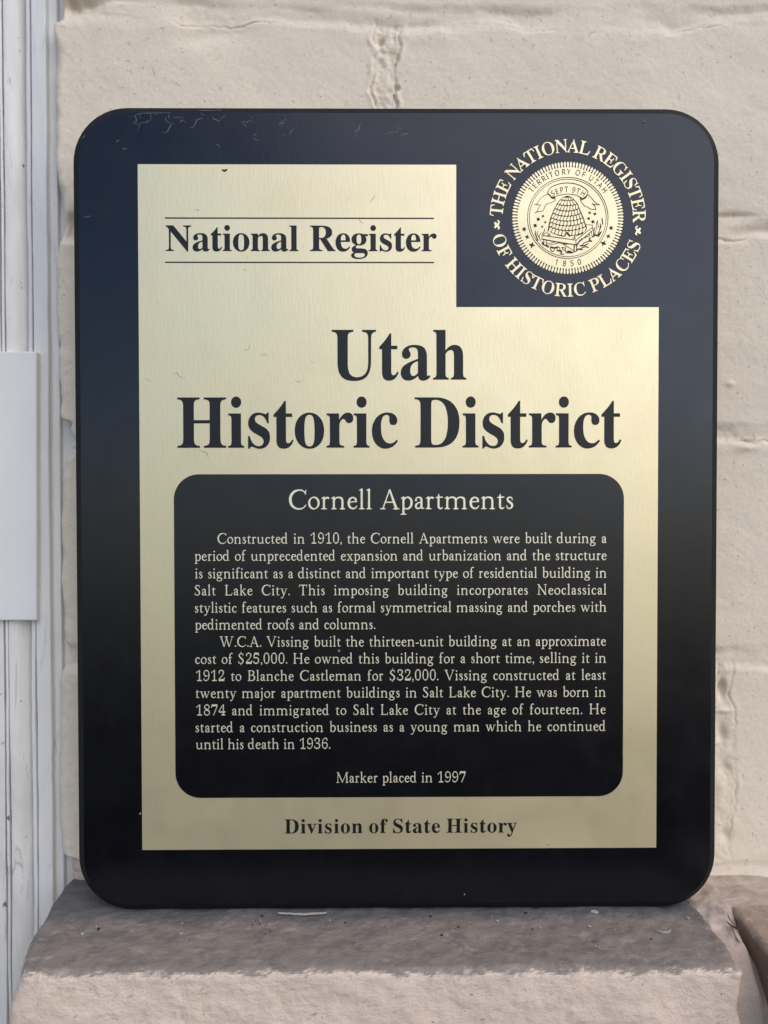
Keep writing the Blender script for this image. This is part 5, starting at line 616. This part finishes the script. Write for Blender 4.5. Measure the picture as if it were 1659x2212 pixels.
def sheet(name, contours, y_front, y_back, mat, parent):
    """contours in plaque units (u, v); holes by nesting; real thickness between y_front and y_back"""
    me = fill2d(name, contours, (y_back - y_front) / 2 / S)
    n = len(me.vertices); co = np.empty(n * 3); me.vertices.foreach_get("co", co); co = co.reshape(-1, 3)
    w = np.empty_like(co)
    w[:, 0] = (co[:, 0] - 848.5) * S
    w[:, 1] = (y_front + y_back) / 2 - co[:, 2] * S
    w[:, 2] = (1115.0 + co[:, 1]) * S
    p = parent
    while p is not None:
        w -= np.array(p.location); p = p.parent
    me.vertices.foreach_set("co", w.ravel())
    me.name = name; me.materials.clear(); me.materials.append(mat); me.update()
    return link(bpy.data.objects.new(name, me), parent)

def rrect(u0, v0, u1, v1, r, n=14):
    pts = []
    for cx, cy, a0 in ((u1 - r, v0 + r, -90), (u1 - r, v1 - r, 0), (u0 + r, v1 - r, 90), (u0 + r, v0 + r, 180)):
        for k in range(n + 1):
            t = R(a0 + 90 * k / n); pts.append((cx + r * math.cos(t), cy + r * math.sin(t)))
    return np.array(pts)

# backing board with a bevelled edge
loops = []
for inset, y in ((24, 0), (3, 1.35), (0, 1.9), (0, 10.0), (3, 11.0)):
    L = rrect(-216 + inset, -191.5 + inset, 1900.5 - inset, 2449 - inset, 178 - inset)
    loops.append([(P2(u, v)[0], y * mm, P2(u, v)[1]) for u, v in L])
n = len(loops[0]); v = [p for L in loops for p in L]; f = [tuple(range(n))[::-1]]; mi = [0]
for k in range(len(loops) - 1):
    for i in range(n):
        j = (i + 1) % n; f.append((k * n + i, k * n + j, (k + 1) * n + j, (k + 1) * n + i)); mi.append(1)
f.append(tuple((len(loops) - 1) * n + i for i in range(n))); mi.append(1)
board = mesh_obj("backing_board", v, [q[::-1] for q in f], [M_BLACK, M_EDGE], plaque, mat_index=mi)

Y_GOLD, Y_PAN, Y_INK, Y_LET = -.00022, -.00036, -.00032, -.00046
gold = sheet("gold_field", [np.array([(0, 0), (1034, 0), (1034, 461), (1697, 461), (1697, 2241.8), (0, 2241.8)], float)], Y_GOLD, .0002, M_GOLD, plaque)
panel = sheet("inscription_panel", [rrect(111, 1005.5, 1585, 2069.4, 82)], Y_PAN, .0001, M_BLACK, plaque)

def run(txt, F, cap, kx=1.0, track=0.0, space=150.0):
    """glyph contours of a line starting at 0, baseline 0; returns contours and inked extent"""
    k = cap / 500.0; x = 0.0; out = []
    for ch in txt:
        if ch == ' ': x += space * k * kx; continue
        adv, cs = F[ch]
        for c in cs: out.append(np.c_[c[:, 0] * k * kx + x, -c[:, 1] * k])
        x += (adv + track) * k * kx
    lo = min(c[:, 0].min() for c in out); hi = max(c[:, 0].max() for c in out)
    return out, lo, hi
def fit(txt, F, cap, u0, u1, v, track=0.0, space=150.0, mode='scale', kx=1.0, slope=0.0):
    if mode == 'scale':
        c, lo, hi = run(txt, F, cap, 1, track, space); kx = (u1 - u0) / (hi - lo)
        c, lo, hi = run(txt, F, cap, kx, track, space)
    else:                                     # justify: widen the gaps between words first, then the letters
        a, lo, hi = run(txt, F, cap, kx, track, space); nsp = txt.count(' ')
        need = (u1 - u0) - (hi - lo); k = cap / 500 * kx
        part = .62
        sp = space + part * need / nsp / k; tr = track + (1 - part) * need / (len(txt) - nsp) / k
        c, lo, hi = run(txt, F, cap, kx, tr, sp)
        kk = (u1 - u0) / (hi - lo); c = [np.c_[(q[:, 0] - lo) * kk, q[:, 1]] for q in c]; lo = 0
    return [np.c_[q[:, 0] - lo + u0, q[:, 1] + v] for q in c]

def letters(name, cs, y, mat, parent, back=.00012): return sheet(name, cs, y, y + back, mat, parent)

# headline lettering and rules on the gold field
for vv in (173.5, 316.5):
    letters("rule_line", [np.array([(87, vv - 1.9), (961.5, vv - 1.9), (961.5, vv + 1.9), (87, vv + 1.9)], float)], Y_INK, M_INK, gold)
letters("headline_lettering", fit("National Register", FB, 82.4, 89.5, 970.4, 279.8, -16, 205), Y_INK, M_INK, gold)
letters("headline_lettering", fit("Utah", FB, 162, 628, 1067.2, 697.2, -6), Y_INK, M_INK, gold)
letters("headline_lettering", fit("Historic District", FB, 164, 123.6, 1576, 919, -16, 175), Y_INK, M_INK, gold)
letters("footer_lettering", fit("Division of State History", FB, 46.6, 468.7, 1234.2, 2188.8, 22, 175), Y_INK, M_INK, gold)

# body text on the black panel
letters("title_lettering", fit("Cornell Apartments", FT, 63.5, 486.6, 1221, 1120.2, -2, 175), Y_LET, M_TEXT, panel)
LINES = [("Constructed in 1910, the Cornell Apartments were built during a", 253, 1528, 1232.4),
         ("period of unprecedented expansion and urbanization and the structure", 178, 1528, 1288.4),
         ("is significant as a distinct and important type of residential building in", 179, 1528, 1346.0),
         ("Salt Lake City. This imposing building incorporates Neoclassical", 178, 1528, 1401.8),
         ("stylistic features such as formal symmetrical massing and porches with", 178, 1528, 1458.4),
         ("pedimented roofs and columns.", 178, 768.8, 1513.8),
         ("W.C.A. Vissing built the thirteen-unit building at an approximate", 258, 1527, 1570.8),
         ("cost of $25,000. He owned this building for a short time, selling it in", 178, 1527.2, 1626.7),
         ("1912 to Blanche Castleman for $32,000. Vissing constructed at least", 181, 1527.2, 1683.0),
         ("twenty major apartment buildings in Salt Lake City. He was born in", 178.5, 1526.7, 1739.2),
         ("1874 and immigrated to Salt Lake City at the age of fourteen. He", 181, 1526.5, 1796.4),
         ("started a construction business as a young man which he continued", 178, 1526.5, 1852.2),
         ("until his death in 1936.", 178.8, 620, 1908.0),
         ("Marker placed in 1997", 639.3, 1065.2, 2020.4)]
for txt, u0, u1, vv in LINES:
    letters("text_line", fit(txt, FT, 34.0, u0, u1, vv, 0, 165, 'justify', .93), Y_LET, M_TEXT, panel)

# state seal: gold disc with a milled rim
CU, CV, RS = 1398.2, 171.5, 181.5
def polar(r, a): return (CU + r * math.sin(a), CV - r * math.cos(a))
rim = []
NT = 110
for i in range(NT):
    a = 2 * math.pi * i / NT; w = 2 * math.pi / NT
    for q, r in ((-.20, 181), (.0, 182.4), (.20, 181), (.31, 178), (.36, 174.5), (.27, 169.5), (.26, 166), (.40, 163.2), (.60, 163.2), (.74, 166), (.73, 169.5), (.64, 174.5), (.69, 178)):
        rim.append(polar(r, a + q * w))
disc = sheet("seal_disc", [np.array(rim)], Y_GOLD, .0002, M_GOLD, plaque)
def ring(r0, r1, n=140):
    t = np.linspace(0, 2 * math.pi, n, endpoint=False)
    return [np.array([polar(r1, q) for q in t]), np.array([polar(r0, q) for q in t][::-1])]
letters("ring_line", ring(130.5, 132.3), Y_INK, M_INK, disc)
letters("ring_line", ring(124.6, 126.1), Y_INK, M_INK, disc)
KA = 1.0 / 5.925
def art(s): return [np.c_[CU + c[:, 0] * KA, CV - c[:, 1] * KA] for c in dec(s)]
for nm, key in (("beehive", "beehive"), ("ribbon_banner", "banner"), ("bench", "bench"), ("grass", "grass")):
    letters(nm, art(SEAL_ART[key]), Y_INK, M_INK, disc)
for s in SEAL_STARS: letters("star", art(s), Y_INK, M_INK, disc)
for s in SEAL_BEES: letters("bee", art(s), Y_INK, M_INK, disc)

def arc_text(txt, F, cap, r, a0, a1, cu, cv, inside=False, space=150, kx=1.0, ry=1.0):
    """letters on a circle; angles (degrees, clockwise from the top) of the first and last letter centres"""
    k = cap / 500; cen = []; x = 0
    for ch in txt:
        if ch == ' ': x += space; cen.append(None); continue
        adv, cs = F[ch]; lo = min(c[:, 0].min() for c in cs); hi = max(c[:, 0].max() for c in cs)
        cen.append((x + (lo + hi) / 2, (lo + hi) / 2)); x += adv
    xs = [c[0] for c in cen if c]
    out = []
    for ch, c in zip(txt, cen):
        if c is None: continue
        t = R(a0 + (a1 - a0) * (c[0] - xs[0]) / (xs[-1] - xs[0]))
        for q in F[ch][1]:
            lx = (q[:, 0] - c[1]) * k * kx; ly = q[:, 1] * k
            if not inside:
                rx, ryv = np.sin(t), -np.cos(t)
                out.append(np.c_[cu + rx * (r + ly) + np.cos(t) * lx, cv + ryv * (r + ly) * ry + np.sin(t) * lx])
            else:
                rx, ryv = np.sin(t), -np.cos(t)
                out.append(np.c_[cu + rx * (r - ly) - np.cos(t) * lx, cv + ryv * (r - ly) - np.sin(t) * lx])
    return out
def embolden(cs, w): return cs
letters("seal_lettering", arc_text("TERRITORY OF UTAH", FS, 18.0, 141.0, -52.5, 52.8, CU, CV, space=210, kx=.86), Y_INK, M_INK, disc)
letters("seal_lettering", arc_text("1850", FS, 18.0, 156.5, 194.5, 165.0, CU, CV, True, kx=.86), Y_INK, M_INK, disc)
letters("seal_lettering", arc_text("SEPT 9TH", FS, 17.5, 92.0, -29.5, 29.5, CU + .5, CV + 8.0, space=230, kx=.86), Y_INK, M_INK, disc)
letters("ring_lettering", arc_text("THE NATIONAL REGISTER", FR, 41.5, 213.0, -84, 88.5, CU, CV + .5, space=190), Y_GOLD, M_GOLD, plaque, .0003)
letters("ring_lettering", arc_text("OF HISTORIC PLACES", FR, 41.5, 254.5, 251.8, 112.6, CU, CV + .5, True, space=190), Y_GOLD, M_GOLD, plaque, .0003)
for (u, v_, s) in ((1166.4, 194.0, 1), (1628.5, 212.0, -1)):
    letters("ring_ornament", [np.c_[u + s * c[:, 0] / 13.825, v_ - c[:, 1] / 13.825] for c in dec(ORNAMENT)], Y_GOLD, M_GOLD, plaque, .0003)

# scuffs and cobweb strands on the black border
rnd = random.Random(5)
def strand(pts, w):
    p = np.array(pts, float); d = np.gradient(p, axis=0); nn = np.c_[-d[:, 1], d[:, 0]] / np.maximum(np.hypot(d[:, 0], d[:, 1]), 1e-6)[:, None]
    ww = w * np.sin(np.linspace(.25, math.pi - .25, len(p)))[:, None]
    return np.vstack([p + nn * ww, (p - nn * ww)[::-1]])
def px(a, b): return ((a - 449) * 1.0005 + .2, (b - 535.5) * 1.0)
SC = [[(440, 430), (450, 423), (457, 405), (462, 401), (480, 400), (490, 391), (497, 383)], [(437, 395), (443, 397), (447, 393)], [(398, 483), (406, 485), (414, 486)], [(379, 465), (384, 459), (391, 457)],
      [(268, 705), (280, 706), (290, 704), (297, 699)], [(540, 434), (548, 425), (556, 410), (562, 400)], [(625, 420), (634, 408), (640, 393), (652, 388), (660, 386)], [(690, 384), (700, 390), (712, 394)],
      [(780, 402), (790, 396), (800, 400), (812, 394), (830, 398)], [(905, 405), (915, 400), (925, 404)], [(940, 440), (946, 430), (956, 418)], [(820, 442), (828, 438), (840, 440)], [(1160, 430), (1166, 420), (1172, 402)], [(1250, 440), (1262, 432), (1290, 430), (1300, 408)],
      [(1300, 438), (1318, 434), (1330, 436)], [(700, 468), (710, 472), (716, 480)], [(560, 384), (580, 383), (600, 384)], [(640, 362), (660, 361), (690, 362), (720, 361)], [(420, 383), (470, 370), (520, 369), (560, 370)], [(270, 452), (276, 446), (280, 441)]]
def walk(x, y, ang, n, step, wig):
    q = [(x, y)]
    for k in range(n):
        ang += rnd.uniform(-wig, wig); x += step * math.cos(ang); y += step * math.sin(ang); q.append((x, y))
    return q
for i, s in enumerate(SC):
    q = []
    for j in range(len(s) - 1):
        for k in range(4):
            t = k / 4; a_, b_ = s[j], s[j + 1]
            uu, vv = px(a_[0] + (b_[0] - a_[0]) * t, a_[1] + (b_[1] - a_[1]) * t)
            q.append((uu + rnd.uniform(-1.3, 1.3), vv + rnd.uniform(-1.3, 1.3)))
    q.append(px(*s[-1]))
    cs = [strand(q, rnd.uniform(.35, .75))]
    mid = q[len(q) // 2]
    for k in range(rnd.choice((1, 2, 3)) if s[0][1] < 445 else 0):          # finer side threads
        b0 = rnd.choice(q); cs.append(strand(walk(b0[0] + rnd.uniform(-9, 9), b0[1] + rnd.uniform(-7, 7), rnd.uniform(0, 6.28), rnd.randint(4, 9), 2.6, .8), rnd.uniform(.25, .5)))
    for c in cs: letters("scuff_mark", [c], -.00006, M_SCUFF, board, .00012)
for (a_, b_, r_) in [(1098, 2120, 4.0), (443, 2656, 2.6), (1788, 2766, 2.0), (1510, 2930, 2.0), (2093, 351 + 45, 2.0)]:
    u, v_ = px(a_, b_)
    t = np.linspace(0, 2 * math.pi, 9, endpoint=False)
    letters("scuff_mark", [np.c_[u + r_ * np.cos(t) * (1 + .3 * np.sin(3 * t)), v_ + r_ * .9 * np.sin(t)]], -.0005, M_SCUFF, board, .0006)

HAIRS = [[(1205, 656), (1208, 648), (1215, 642), (1218, 631)], [(632, 681), (640, 684), (648, 682)], [(788, 1133), (800, 1138), (808, 1130), (812, 1118)], [(842, 1146), (852, 1153), (862, 1150), (868, 1158)], [(955, 1232), (965, 1240), (975, 1240), (982, 1232)],
         [(1008, 1172), (1012, 1178), (1020, 1174)], [(640, 1460), (668, 1472), (674, 1490)], [(790, 874), (796, 878), (800, 876)], [(470, 1228), (478, 1232), (490, 1240)], [(1165, 712), (1172, 720), (1180, 726)], [(560, 1215), (572, 1210), (580, 1222), (600, 1230)]]
for s in HAIRS:
    q = []
    for j in range(len(s) - 1):
        for k in range(3):
            t = k / 3; q.append(px(s[j][0] + (s[j + 1][0] - s[j][0]) * t + rnd.uniform(-.6, .6), s[j][1] + (s[j + 1][1] - s[j][1]) * t + rnd.uniform(-.6, .6)))
    q.append(px(*s[-1]))
    letters("dust_hair", [strand(q, rnd.uniform(.35, .6))], Y_GOLD - .00005, M_DARK, gold, .00012)
letters("dirt_fleck", [np.array([px(*p) for p in ((720, 551), (728, 553), (740, 550), (737, 557), (729, 560), (723, 557))])], Y_GOLD - .00006, M_DARK, gold, .00012)

# ------------------------------------------------------------------ small litter on the ledge
def flake(name, outline, z, thick, mat, label, cat, group=None, curl=0.0):
    """thin curled chip lying on the ledge; outline in mm (x, y)"""
    o = np.array(outline, float); n = len(o); c = o.mean(0)
    r = np.hypot(*(o - c).T) / max(np.hypot(*(o - c).T).max(), 1e-6)
    top = [(x, y, z + thick + curl * rr_) for (x, y), rr_ in zip(o, r)]; bot = [(x, y, z + curl * rr_) for (x, y), rr_ in zip(o, r)]
    v = top + bot + [(c[0], c[1], z + thick), (c[0], c[1], z)]
    f = []
    for i in range(n):
        j = (i + 1) % n
        f += [(i, j, 2 * n), (n + j, n + i, 2 * n + 1), (i, n + i, n + j, j)]
    ob = mesh_obj(name, np.array(v) * mm, f, mat)
    return tag(ob, label, cat, group)
ZT = LEDGE_TOP / mm + .15
def ragged(x0, x1, y, w, seed, n=16):
    rr_ = random.Random(seed); t = [(x0 + (x1 - x0) * k / n, y - w * (.35 + .65 * rr_.random()) * math.sin(math.pi * (k + .5) / (n + 1)) ** .4) for k in range(n + 1)]
    b_ = [(x0 + (x1 - x0) * k / n, y + w * (.3 + .7 * rr_.random()) * math.sin(math.pi * (k + .5) / (n + 1)) ** .4) for k in range(n, -1, -1)]
    return t + b_
flake("paint_flake", ragged(-39, -23.5, -2.2, .5, 3, 22), ZT, .3, M_CHIP, "long ragged white paint flake along the foot of the plaque", "paint flake", None, .5)
flake("paint_flake", [(78.5, -13.2), (79.8, -14.0), (81.6, -13.9), (82.8, -12.9), (81.8, -13.2), (80.2, -13.4)], ZT, .25, M_CHIP, "small curved pale flake near the right end of the ledge top", "paint flake", None, .5)
flake("paint_flake", [(61, -2.6), (62.4, -3.2), (63.4, -2.5), (62.6, -1.7), (61.4, -1.8)], ZT, .6, M_CHIP, "rounded white crumb touching the foot of the plaque on the right", "paint flake", None, .2)
rnd = random.Random(21)
for i in range(40):
    x = rnd.uniform(-100, 92); y = rnd.triangular(-27, -1, -4); r_ = rnd.choice((.18, .22, .28, .5))
    k = rnd.choice((5, 6, 7)); a0 = rnd.random() * 6
    dark = rnd.random() < .4
    o = [(x + r_ * (.6 + .6 * rnd.random()) * math.cos(a0 + 2 * math.pi * q / k), y + r_ * (.6 + .6 * rnd.random()) * math.sin(a0 + 2 * math.pi * q / k)) for q in range(k)]
    flake("crumb", o, ZT - .05, rnd.uniform(.15, .45), M_DARK if dark else M_CHIP,
          "tiny dark crumb of grit scattered on the dirty top of the ledge" if dark else "tiny pale crumb of grit scattered on the dirty top of the ledge", "crumb",
          "dark grit on the ledge" if dark else "pale grit on the ledge")
def tube(path, r):
    P = np.array(path, float); v = []; f = []; k = 5
    for i, p in enumerate(P):
        d = P[min(i + 1, len(P) - 1)] - P[max(i - 1, 0)]; d /= np.linalg.norm(d)
        a_ = np.cross(d, (0, 0, 1.0)); a_ /= max(np.linalg.norm(a_), 1e-6); b_ = np.cross(d, a_)
        rr_ = r * (1 - .6 * abs(2 * i / (len(P) - 1) - 1))
        for q in range(k): v.append(p + rr_ * (a_ * math.cos(2 * math.pi * q / k) + b_ * math.sin(2 * math.pi * q / k)))
    for i in range(len(P) - 1):
        for q in range(k): f.append((i * k + q, i * k + (q + 1) % k, (i + 1) * k + (q + 1) % k, (i + 1) * k + q))
    return v, f
vs_, fs_ = [], []
for path, r_ in [([(102.6, -7, -130.4), (103.4, -9, -130.6), (104.4, -9.6, -131), (105.3, -8.6, -130.4), (105.6, -6.5, -129.6)], .34), ([(103, -9, -130.8), (103.2, -12, -132.5), (104.2, -14.5, -135), (105, -16.5, -139)], .2), ([(104.4, -9.5, -130.6), (103.6, -6, -129.6), (104.3, -4, -129.2)], .15)]:
    a_, b_ = tube(path, r_); b_ = [tuple(i + len(vs_) for i in q) for q in b_]; vs_ += a_; fs_ += b_
tw = mesh_obj("debris_clump", np.array(vs_) * mm, fs_, M_DARK)
tag(tw, "tangle of dark debris caught in the mortar gap right of the ledge", "debris")
